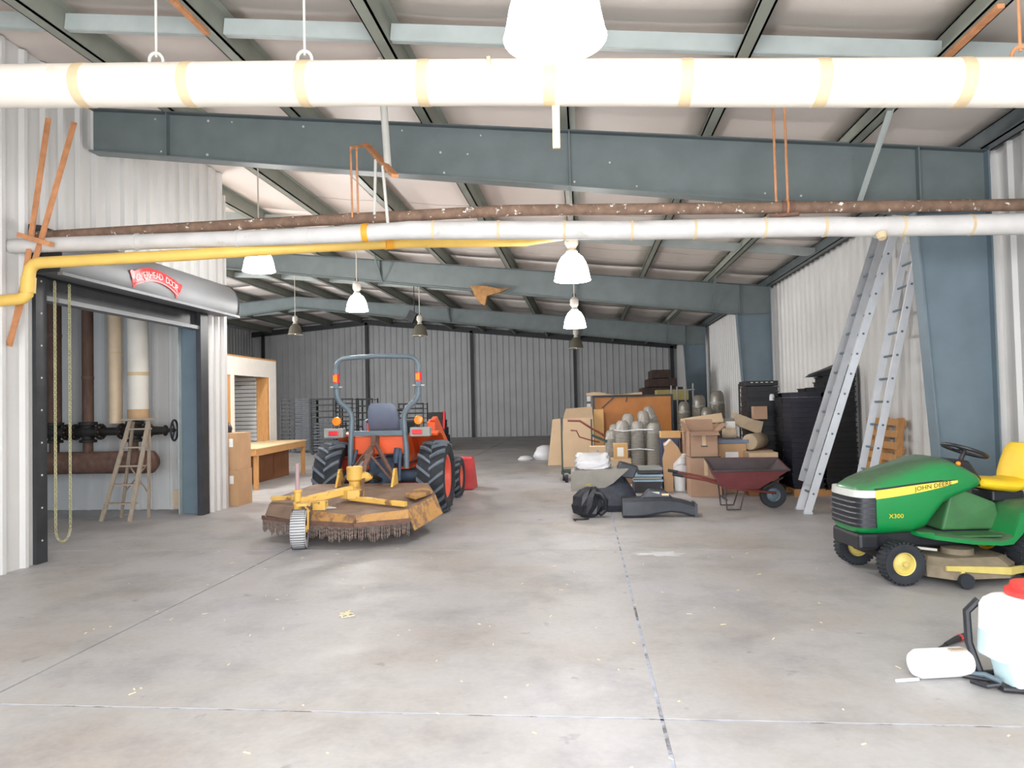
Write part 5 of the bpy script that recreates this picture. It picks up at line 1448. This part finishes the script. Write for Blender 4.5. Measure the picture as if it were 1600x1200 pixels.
for z, x0, x1, y0, y1 in ((.005, -.05, .72, 10.72, 11.30), (.10, -.10, .78, 10.68, 11.34), (.28, -.06, .74, 10.74, 11.36), (.42, .0, .62, 10.85, 11.36), (.55, .1, .56, 10.95, 11.3)):
    n = 20; cx, cy = (x0 + x1) / 2, (y0 + y1) / 2
    rings.append([(cx + (x1 - x0) / 2 * math.copysign(abs(math.cos(2 * PI * k / n)) ** .6, math.cos(2 * PI * k / n)) + .015 * math.sin(k * 5 + z * 20), cy + (y1 - y0) / 2 * math.copysign(abs(math.sin(2 * PI * k / n)) ** .6, math.sin(2 * PI * k / n)), z) for k in range(n)])
MB().loft(rings).build('bag', MT['black_soft'], t, smooth=True)
m = MB()   # grey scoop shaped hood, open side up
def hd_(y, o): return [(-.23 + o, y, .30 + o), (.20 - o, y, .31 + o), (.40 - o, y, .42 + o), (.64 - o * 2, y, .63), (-.23 + o, y, .60)]
m.loft([hd_(10.80, 0), hd_(10.82, 0), hd_(11.42, 0), hd_(11.44, .03)])
lid = m.build('hood', MT['grey_lid'], t, smooth=False)
MB().prism([(-.02, .38), (.07, .39), (.09, .43), (.0, .42)], 'xz', 10.788, 10.798).build('decal', MT['olive'], lid)
MB().loft([[(.42, 10.96, .50), (.72, 11.0, .46), (.72, 11.3, .46), (.42, 11.3, .50)], [(.52, 10.98, .72), (.80, 11.02, .64), (.80, 11.28, .64), (.52, 11.28, .72)]]).build('flap', MT['chute'], t, bevel=.02)
t = thing('black_hose_connector', 'crumpled black plastic connector with straps at the left of the chute', 'connector', (.05, 10.25, 0))
rings = []
for z, rx, ry, ox in ((.012, .10, .09, .0), (.06, .17, .13, -.02), (.18, .21, .15, -.02), (.30, .19, .14, -.01), (.40, .13, .12, .02), (.44, .06, .06, .04)):
    rings.append([(.02 + ox + rx * (1 + .16 * math.sin(k * 2.3 + z * 31)) * math.cos(2 * PI * k / 16), 10.28 + ry * (1 + .14 * math.cos(k * 3.1 + z * 17)) * math.sin(2 * PI * k / 16), z) for k in range(16)])
MB().loft(rings).build('body', MT['black'], t)
MB().tube([(.10, 10.2, .36), (.2, 10.18, .34), (.27, 10.2, .24), (.26, 10.24, .10), (.18, 10.2, .05)], .035, 8).build('ribbed_neck', MT['black'], t, smooth=True)
MB().tube([(-.19, 10.02, .012), (-.05, 10.0, .016), (.02, 10.06, .012)], .012, 6).build('strap', MT['black'], t)
MB().tube([(-.19, 10.02, .012), (-.16, 9.93, .010)], .010, 6).build('strap_end', MT['black'], t)
# white sack in the hood
rings = []
for i in range(15):
    f = i / 14; z = .612 + f * .225; w = .285 * (1 - .18 * f) * (.8 + .2 * min(1, f * 6)); d = .20 * (1 - .75 * f * f)
    ring = []
    for k in range(36):
        a = 2 * PI * k / 36; ca, sa = math.cos(a), math.sin(a)
        cr = 1 + .07 * math.sin(k * 1.9 + f * 9) * math.sin(f * 11 + k * .7) + .05 * math.sin(k * .9 - f * 17)
        ring.append((.10 + w * cr * math.copysign(abs(ca) ** .55, ca), 11.2 + d * cr * math.copysign(abs(sa) ** .8, sa), z + .022 * math.sin(k * .8 + 1) * f))
    rings.append(ring)
tag(MB().loft(rings).build('white_sack', MT['sack'], smooth=True), 'white plastic sack sitting in the grey bagger hood', 'sack')

# ------------------------------------------------------------------ cartons in the middle of the pile
cbox(1.76, 2.27, 12.30, 12.82, 0, .66, MT['card_dk'], 'lower large carton under the open carton, left of the wheelbarrow', tape=(.55, 1.0))
t = cbox(1.77, 2.24, 12.36, 12.82, .662, 1.10, MT['card_dk'], 'open carton with flaps up standing on the large carton', tape=(.45, .95), flaps=1)
MB().box(-.05, .06, -.236, -.229, .18, .20).build('hand_hole', MT['black'], t, local=True)
MB().box(-.22, .26, -.30, -.24, -.002, .018).build('green_strap', MT['tape_green'], t, local=True)
cbox(2.30, 2.82, 12.78, 13.22, 0, .50, MT['card_dk'], 'carton on the floor beneath the carton with the white paper')
cbox(2.30, 2.80, 12.80, 13.20, .502, .86, MT['card'], 'carton with a white paper sheet taped on its front', lab=(.28, .18, .44, .42))
cbox(2.72, 3.22, 12.36, 12.80, 0, .53, MT['wood_brown'], 'brown carton behind the wheelbarrow tray')
cbox(2.74, 3.22, 12.36, 12.78, .532, .73, MT['card_pale'], 'long low pale carton directly above the wheelbarrow')
cbox(1.80, 2.42, 13.35, 13.85, .0, 1.06, MT['card_dk'], 'tall plain carton behind the open carton')
t = thing('tan_board', 'flat tan cardboard piece lying aslant on the tall plain carton', 'cardboard', (2.1, 13.5, 1.07))
m = MB(); m.loft([[(1.74, 13.22, 1.17), (2.50, 13.22, 1.23), (2.56, 13.7, 1.37), (1.80, 13.7, 1.27)], [(1.74, 13.21, 1.19), (2.50, 13.21, 1.25), (2.56, 13.7, 1.39), (1.80, 13.7, 1.29)]])
m.build('panel', MT['card_pale'], t); 
MB().box(1.76, 2.46, 13.24, 13.26, 1.07, 1.20).build('edge', MT['card'], t)
cbox(2.46, 2.86, 13.55, 13.95, 0, .94, MT['card_dk'], 'narrow carton under the papers behind the taped carton')
cbox(2.48, 2.80, 13.58, 13.9, .942, 1.28, MT['grey_lid'], 'grey carton with a white label sheet on top of the narrow carton', lab=(.4, .35, .55, .5))
t = cbox(1.64, 1.98, 13.42, 13.8, 0, .60, MT['wood_brown'], 'plain brown carton beneath the dark blue crate') if False else None
t = thing('blue_crate', 'dark blue plastic crate left of the open carton', 'crate', (1.58, 13.75, 0))
MB().box(1.42, 1.74, 13.55, 13.95, 0, .92).build('body', MT['blue_dk'], t, bevel=.015)
MB().box(1.40, 1.76, 13.53, 13.97, .89, .93).build('rim', MT['blue_dk'], t)
cbox(1.42, 1.78, 13.56, 13.92, .935, 1.06, MT['card_orange'], 'small orange carton on the dark blue crate')
t = thing('white_bucket', 'white plastic bucket with a crumpled bag in front of the blue crate', 'bucket', (1.66, 13.28, 0))
MB().lathe([(.10, 0), (.125, .60), (.135, .605), (.135, .66), (.125, .66)], (1.70, 13.26, 0), (0, 0, 1), 20).build('body', MT['tank'], t, smooth=True)
m = MB(); m.sphere((1.70, 13.05, .40), .13, .06, .10, 12, 7); m.build('crumpled_bag', MT['sack'], t, smooth=True)
t = thing('torn_carton', 'torn cardboard sheet leaning against the blue crate', 'cardboard', (1.46, 13.1, 0))
MB().prism([(1.40, .0), (1.56, 0), (1.57, .50), (1.72, .66), (1.66, .80), (1.54, .94), (1.40, .88), (1.42, .74), (1.38, .60)], 'xz', 13.08, 13.10).build('sheet', MT['card'], t)
MB().prism([(1.40, .84), (1.50, .95), (1.54, .935), (1.44, .83)], 'xz', 13.06, 13.08).build('torn_edge', MT['paper'], t)
cbox(.52, .92, 14.3, 14.7, 0, .26, MT['card_dk'], 'flat brown carton low behind the white sack')
cbox(.50, .90, 14.32, 14.68, .262, .50, MT['card_pale'], 'printed pale carton beneath the small orange carton')
cbox(.56, .84, 14.36, 14.64, .502, .80, MT['card_orange'], 'small orange carton with white label behind the bagger flap', lab=(.25, .15, .45, .6))
cbox(.06, .40, 14.2, 14.55, 0, .54, MT['card_dk'], 'plain carton behind the white sack') 
t = cbox(.08, .40, 14.22, 14.52, .542, .76, MT['card_pale'], 'small pale carton with a dark emblem behind the sack')
MB().prism([(-.05, .05), (.0, .02), (.06, .06), (.03, .11), (.0, .16), (-.03, .10)], 'xz', -.153, -.149).build('emblem', MT['tail_grey'], t, local=True)
t = thing('panel_stack', 'short stack of pale blue boards on a black base behind the chute', 'boards', (1.2, 13.4, 0))
MB().box(.86, 1.32, 12.9, 13.6, 0, .20).build('base', MT['black'], t)
for k in range(3): MB().box(.84 - .02 * k, 1.36 - .03 * (k % 2), 12.86, 13.6, .205 + k * .045, .24 + k * .045).build('board', MT['blue_lt'] if k % 2 == 0 else MT['tail_grey'], t)
MB().box(.92, 1.30, 12.9, 13.5, .345, .40).build('board', MT['black'], t)
MB().box(.95, 1.36, 12.95, 13.5, .402, .44).build('board', MT['tail_grey'], t)

# ------------------------------------------------------------------ rolls and small things on the right of the pile
def roll(p, q, r, mt, label):
    d = (Vector(q) - Vector(p)); L_ = d.length
    t = thing('wrapped_roll', label, 'roll', (Vector(p) + Vector(q)) / 2)
    MB().lathe([(r * .25, -.005), (r * .9, 0), (r, .02), (r, L_ - .02), (r * .9, L_), (r * .25, L_ + .005)], p, d, 20).build('roll_body', mt, t, smooth=True)
    for f in (.2, .5, .8): MB().lathe([(r + .002, 0), (r + .004, .006), (r + .002, .012)], Vector(p) + d * f, d, 20, cap=False).build('wrap_ridge', mt, t, smooth=True)
roll((2.86, 12.82, .88), (3.18, 13.32, .88), .145, MT['roll_tan'], 'fat tan wrapped roll end lying above the pale carton')
roll((2.46, 13.14, 1.03), (2.70, 13.08, 1.03), .09, MT['roll_tan'], 'small tan roll between the papers and the fat roll')
m = MB(); m.loft([[(2.72, 13.3, 1.40), (2.80, 13.3, 1.14), (3.18, 13.36, .98), (3.24, 13.36, 1.22), (3.06, 13.33, 1.26)], [(2.72, 13.55, 1.40), (2.80, 13.55, 1.14), (3.18, 13.6, .98), (3.24, 13.6, 1.22), (3.06, 13.58, 1.26)]])
tag(m.build('paper_bag', MT['roll_tan']), 'slanting tan paper sack above the fat roll', 'sack')
cbox(3.06, 3.30, 13.30, 13.50, 1.265, 1.50, MT['card_dk'], 'little brown carton in front of the rear tray stack')
cbox(2.84, 3.30, 13.0, 13.5, .0, .73, MT['card_dk'], 'dull carton hidden under the rolls')
t = thing('blue_tray', 'blue grey plastic tray lying on the taped carton', 'tray', (2.55, 13.0, .87))
MB().box(2.28, 2.86, 12.82, 13.22, .865, .885).box(2.28, 2.86, 12.82, 12.84, .885, .93).box(2.28, 2.86, 13.2, 13.22, .885, .93).build('shell', MT['seat'], t)

# ------------------------------------------------------------------ stacks of clear plastic pots
def pot_stack(x, y, h, r, label, mt='pot', tilt=(0, 0), z0=0.0):
    t = thing('pot_stack', label, 'pot stack', (x, y, z0), 0, 'stacks of smoky clear plastic pots')
    t.rotation_euler = (tilt[0], tilt[1], 0)
    n = max(4, int(h / .045)); prof_ = [(r * .9, 0)]
    for k in range(n):
        z = h * .82 * k / n; prof_ += [(r, z + .004), (r * 1.04, z + .012), (r * 1.04, z + .022), (r * .97, z + .028)]
    prof_ += [(r * .95, h * .83), (r * .90, h * .92), (r * .78, h * .97), (r * .5, h)]
    MB().lathe(prof_, (0, 0, 0), (0, 0, 1), 18).build('nested_pots', MT[mt], t, smooth=True, local=True)
    MB().lathe([(r * .95, h * .83), (r * .97, h * .84), (r * .95, h * .85)], (0, 0, 0), (0, 0, 1), 18, cap=False).build('top_rim', MT['tail_grey'], t, smooth=True, local=True)
    return t
spec = [(.82, 15.9, 1.22, .16, 'leftmost tall stack of clear pots tied with a white band'), (1.15, 15.9, 1.20, .155, 'middle tall stack of clear pots tied with a white band'), (1.49, 15.75, 1.16, .155, 'rightmost tall stack of clear pots tied with a white band'),
        (.60, 16.3, 1.0, .15, 'short clear pot stack left of the tied ones, near the tan sheet'), (.98, 16.35, 1.36, .15, 'clear pot stack rising behind the left tied stack'), (1.32, 16.4, 1.42, .15, 'clear pot stack rising behind the middle tied stack'),
        (1.78, 16.2, .84, .15, 'low clear pot stack right of the tied ones'), (.70, 16.75, 1.12, .15, 'clear pot stack at the back left of the cluster')]
for x, y, h, r, l in spec: pot_stack(x, y, h, r, l)
pot_stack(1.92, 16.75, 1.58, .14, 'leaning clear pot stack with rounded end up high', tilt=(-.06, -.30), z0=0)
MB_ = MB()
hull = [(.64, 15.74), (.82, 15.73), (1.18, 15.72), (1.46, 15.58), (1.63, 15.75), (1.46, 15.92), (1.18, 16.08), (.82, 16.07), (.65, 15.9)]
band_ = MB().loft([[(x, y, 1.00) for x, y in hull] + [(x * .995 + .005, y, 1.00) for x, y in hull[::-1]], [(x, y, 1.03) for x, y in hull] + [(x * .995 + .005, y, 1.03) for x, y in hull[::-1]]], cap=True)
tag(MB().tube([(x, y, 1.02 - .03 * (i % 3 == 1)) for i, (x, y) in enumerate(hull)], .014, 6, closed=True).build('plastic_band', MT['sack'], smooth=True), 'upper white plastic band tied round three pot stacks', 'band')
tag(MB().tube([(x, y, .60 - .02 * (i % 2)) for i, (x, y) in enumerate(hull)], .012, 6, closed=True).build('plastic_band', MT['sack'], smooth=True), 'lower white plastic band tied round three pot stacks', 'band')
pot_stack(2.60, 19.0, 1.60, .155, 'smoky pot stack just right of the plywood board', 'pot_dk')
pot_stack(2.98, 19.0, 1.76, .18, 'smoky rounded pot stack second from the plywood board', 'pot_dk')
pot_stack(3.36, 18.5, 1.86, .19, 'tallest smoky pot stack in front of the far white wall', 'pot_dk')
pot_stack(3.05, 18.2, 1.45, .16, 'low smoky pot stack before the two taller ones', 'pot_dk')

# ------------------------------------------------------------------ standing board, cardboard sheets, cart
t = thing('folding_table', 'orange plywood folding table standing on edge with black legs', 'table', (1.3, 19.5, 0))
MB().box(.28, 2.32, 19.5, 19.55, .55, 1.78).build('table_top', MT['wood_orange'], t)
MB().box(.24, 2.36, 19.49, 19.56, 1.76, 1.81).build('edge_rail', MT['black'], t)
MB().box(.22, .28, 19.48, 19.56, 0, 1.81).build('leg', MT['black'], t); MB().box(2.32, 2.38, 19.48, 19.56, 0, 1.81).build('leg', MT['black'], t)
MB().bar((.48, 19.47, 1.48), (.80, 19.47, 1.76), .02, .03).build('brace', MT['black'], t); MB().bar((1.12, 19.47, 1.62), (1.16, 19.47, 1.78), .03, .02).build('brace', MT['black'], t)
rings = []
for i in range(9):
    x = .06 + i * .185; z = 1.83 + .05 * math.sin(i * .9 + .4) * (1 if i < 6 else .4)
    rings.append([(x, 19.2, 1.815), (x, 19.9, 1.815), (x, 19.85, max(z, 1.825)), (x, 19.25, max(z + .03, 1.83))])
tag(MB().loft(rings).build('crumpled_paper', MT['card_pale'], smooth=True), 'crumpled pale paper lying along the top of the plywood table', 'paper')
t = thing('white_post', 'short white post with a dark band beside the plywood table', 'post', (.12, 19.25, 0))
MB().box(.07, .17, 19.2, 19.3, 0, 1.80).build('post', MT['rod_white'], t); MB().box(.065, .175, 19.19, 19.31, 1.60, 1.66).build('band', MT['black'], t)
t = thing('cardboard_sheet', 'big folded tan cardboard sheet leaning left of the pot stacks', 'cardboard', (-.15, 18.6, 0))
m = MB(); m.loft([[(-.62, 18.2, 0), (.22, 18.3, 0), (.22, 18.33, 0), (-.62, 18.23, 0)], [(-.56, 18.6, 1.22), (.22, 18.66, 1.24), (.22, 18.69, 1.24), (-.56, 18.63, 1.22)]]); m.build('front_panel', MT['card_pale'], t)
m = MB(); m.loft([[(-.56, 18.6, 1.22), (.22, 18.66, 1.24), (.22, 18.69, 1.24), (-.56, 18.63, 1.22)], [(-.50, 18.95, 1.48), (.20, 19.0, 1.52), (.20, 19.03, 1.50), (-.50, 18.98, 1.46)]]); m.build('folded_top', MT['card_pale'], t)
o = MB().loft([[(-1.0, 18.8, 0), (-.62, 18.8, 0), (-.62, 18.83, 0), (-1.0, 18.83, 0)], [(-.86, 19.1, 1.20), (-.60, 19.1, 1.22), (-.60, 19.13, 1.22), (-.86, 19.13, 1.20)]]).build('cardboard_sheet', MT['card_pale'])
tag(o, 'narrow tan cardboard sheet leaning left of the big folded one', 'cardboard')
cbox(.24, .50, 18.9, 19.3, 0, 1.45, MT['card_orange'], 'tall slim yellowish carton between the big sheet and the plywood table')
t = thing('garden_cart', 'dark green steel cart frame with red brown curved handles', 'cart', (-.15, 15.3, 0))
for x in (-.50, .14): MB().bar((x, 15.3, .12), (x, 15.3, 1.30 if x < 0 else 1.28), .035, .035, up=(0, 1, 0)).build('post', MT['dk_green'], t)
MB().box(-.52, .40, 15.0, 15.6, .14, .19).build('platform', MT['dk_green'], t)
MB().box(-.515, -.485, 15.27, 15.33, 1.20, 1.33).build('post_cap', MT['black'], t)
MB().tube([(-.36, 15.1, 1.26), (-.10, 15.1, 1.25), (.12, 15.12, 1.10), (.36, 15.15, .96), (.42, 15.15, .90)], .022, 8).build('handle', MT['red_brown'], t, smooth=True)
MB().tube([(-.30, 15.0, 1.06), (-.18, 15.0, 1.05), (-.12, 15.0, .92), (0, 15.0, .88), (.2, 15.05, .82), (.30, 15.1, .80)], .014, 8).build('lever', MT['red_brown'], t, smooth=True)
MB().bar((.14, 15.25, .94), (.46, 15.2, .80), .05, .05).build('green_bar', MT['dk_green'], t)
for x, y in ((-.46, 15.05), (-.40, 14.72)):
    m = MB(); m.cyl((x - .03, y, .085), (x + .03, y, .085), .083, n=16); cs = m.build('caster', MT['rubber'], t, smooth=True)
    MB().box(x - .045, x + .045, y - .03, y + .03, .13, .19).build('caster_fork', MT['tail_grey'], cs)
MB().cyl((.34, 15.0, .085), (.40, 15.0, .085), .083, n=16).build('caster', MT['rubber'], t, smooth=True)
MB().cyl((.34, 15.55, .085), (.40, 15.55, .085), .083, n=16).build('caster', MT['rubber'], t, smooth=True)
MB().bar((-.40, 14.72, .17), (-.40, 15.1, .17), .04, .03).build('fork_bar', MT['dk_green'], t)
tag(MB().box(-.16, -.10, 13.9, 13.95, 0, .52).build('wood_stake', MT['wood_top']), 'pale wooden stake standing left of the white sack', 'stake')
# white bags on the floor far left of the pile
for i, (x, y, sx, sz, l) in enumerate(((-1.15, 20.6, .32, .42, 'larger crumpled white bag on the floor left of the cardboard'), (-1.72, 20.4, .20, .14, 'small flat white bag on the floor at the far left of the pile'))):
    m = MB(); rings = []
    for f, z in ((.9, .0), (1.05, .25), (.95, .55), (.7, .85), (.3, 1.0)):
        rings.append([(x + sx * f * (1 + .12 * math.sin(k * 2.7 + z * 9)) * math.cos(2 * PI * k / 14), y + sx * .8 * f * math.sin(2 * PI * k / 14), z * sz + .005) for k in range(14)])
    tag(m.loft(rings).build('white_bag', MT['sack'], smooth=True), l, 'bag')
# poles standing behind the pots
for i, (x, y, h) in enumerate(((2.40, 20.0, 2.05), (2.56, 20.0, 2.02), (2.78, 20.0, 2.06), (3.02, 20.2, 2.1))):
    tag(MB().cyl((x, y, 0), (x, y, h), .022, n=10).build('pale_pole', MT['tail_grey'], smooth=True), ('pale upright pole nearest the plywood table', 'second pale upright pole from the plywood table', 'third pale upright pole from the plywood table', 'pale upright pole against the far slate column')[i], 'pole', 'pale poles behind the pots')
tag(MB().bar((2.36, 20.0, 1.92), (3.05, 20.05, 1.93), .03, .03).build('cross_rail', MT['tail_grey']), 'pale rail laid across the upright poles', 'rail')
for i, (x, y, h) in enumerate(((3.72, 17.6, 2.0), (3.95, 17.9, 2.0))):
    tag(MB().cyl((x, y, 0), (x, y, h), .02, n=10).build('dark_pole', MT['rack'], smooth=True), ('left of two dark poles beside the slotted crate', 'right of two dark poles beside the slotted crate')[i], 'pole')
# dark pile at the far back with a yellow sheet under it
t = thing('tray_pile', 'high dark brown pile of bundled trays by the end wall', 'pile', (2.6, 25.2, 0))
for k in range(9):
    a = 1.75 + (.0, .1, .05, .15, .02, .1, .22, .42, .55)[k]; b = 3.35 - (.0, .05, .0, .1, .02, .12, .0, .2, .4)[k]
    z = k * .30
    MB().box(a, b, 24.6 + .03 * (k % 3), 25.9, z + .004, z + .292).build('bundle', MT['brown_pile'] if k > 5 else MT['crate'], t, bevel=.03)
t = thing('yellow_sheet_stack', 'faded yellow sheets stacked in front of the dark brown pile', 'stack', (2.75, 23, 0))
for k in range(6): MB().box(2.2 + .02 * k, 3.25, 22.7, 23.6, k * .33, k * .33 + .325).build('sheet_bundle', MT['olive'] if k == 5 else MT['crate'], t)

# ------------------------------------------------------------------ litter on the floor
m = MB(); 
for k in range(7):
    a = RND.uniform(0, PI); x, y = -1.91 + RND.uniform(-.06, .06), 5.54 + RND.uniform(-.07, .07)
    m.bar((x - .04 * math.cos(a), y - .04 * math.sin(a), .006), (x + .04 * math.cos(a), y + .04 * math.sin(a), .010), .014, .004)
tag(m.build('wood_splinters', MT['litter']), 'little heap of pale wood splinters on the open floor', 'splinters', kind='stuff')
m = MB()
for k in range(90):
    x, y = RND.uniform(-4.5, 2.5), RND.uniform(2.9, 8.5); a = RND.uniform(0, PI); l = RND.choice((.006, .008, .012, .02))
    m.bar((x - l * math.cos(a), y - l * math.sin(a), .002), (x + l * math.cos(a), y + l * math.sin(a), .004), .007, .003)
tag(m.build('floor_litter', MT['litter']), 'tiny pale chips scattered over the concrete floor', 'litter', kind='stuff')
pts = []
for k in range(22):
    a = 2 * PI * k / 22; r = 1 + .35 * math.sin(k * 2.1) + .2 * math.sin(k * 5.3)
    pts.append((.78 + .24 * r * math.cos(a), 7.80 + .10 * r * math.sin(a)))
MB().prism(pts, 'xy', .0003, .0012).build('chalk_patch', MT['stain'], fl)
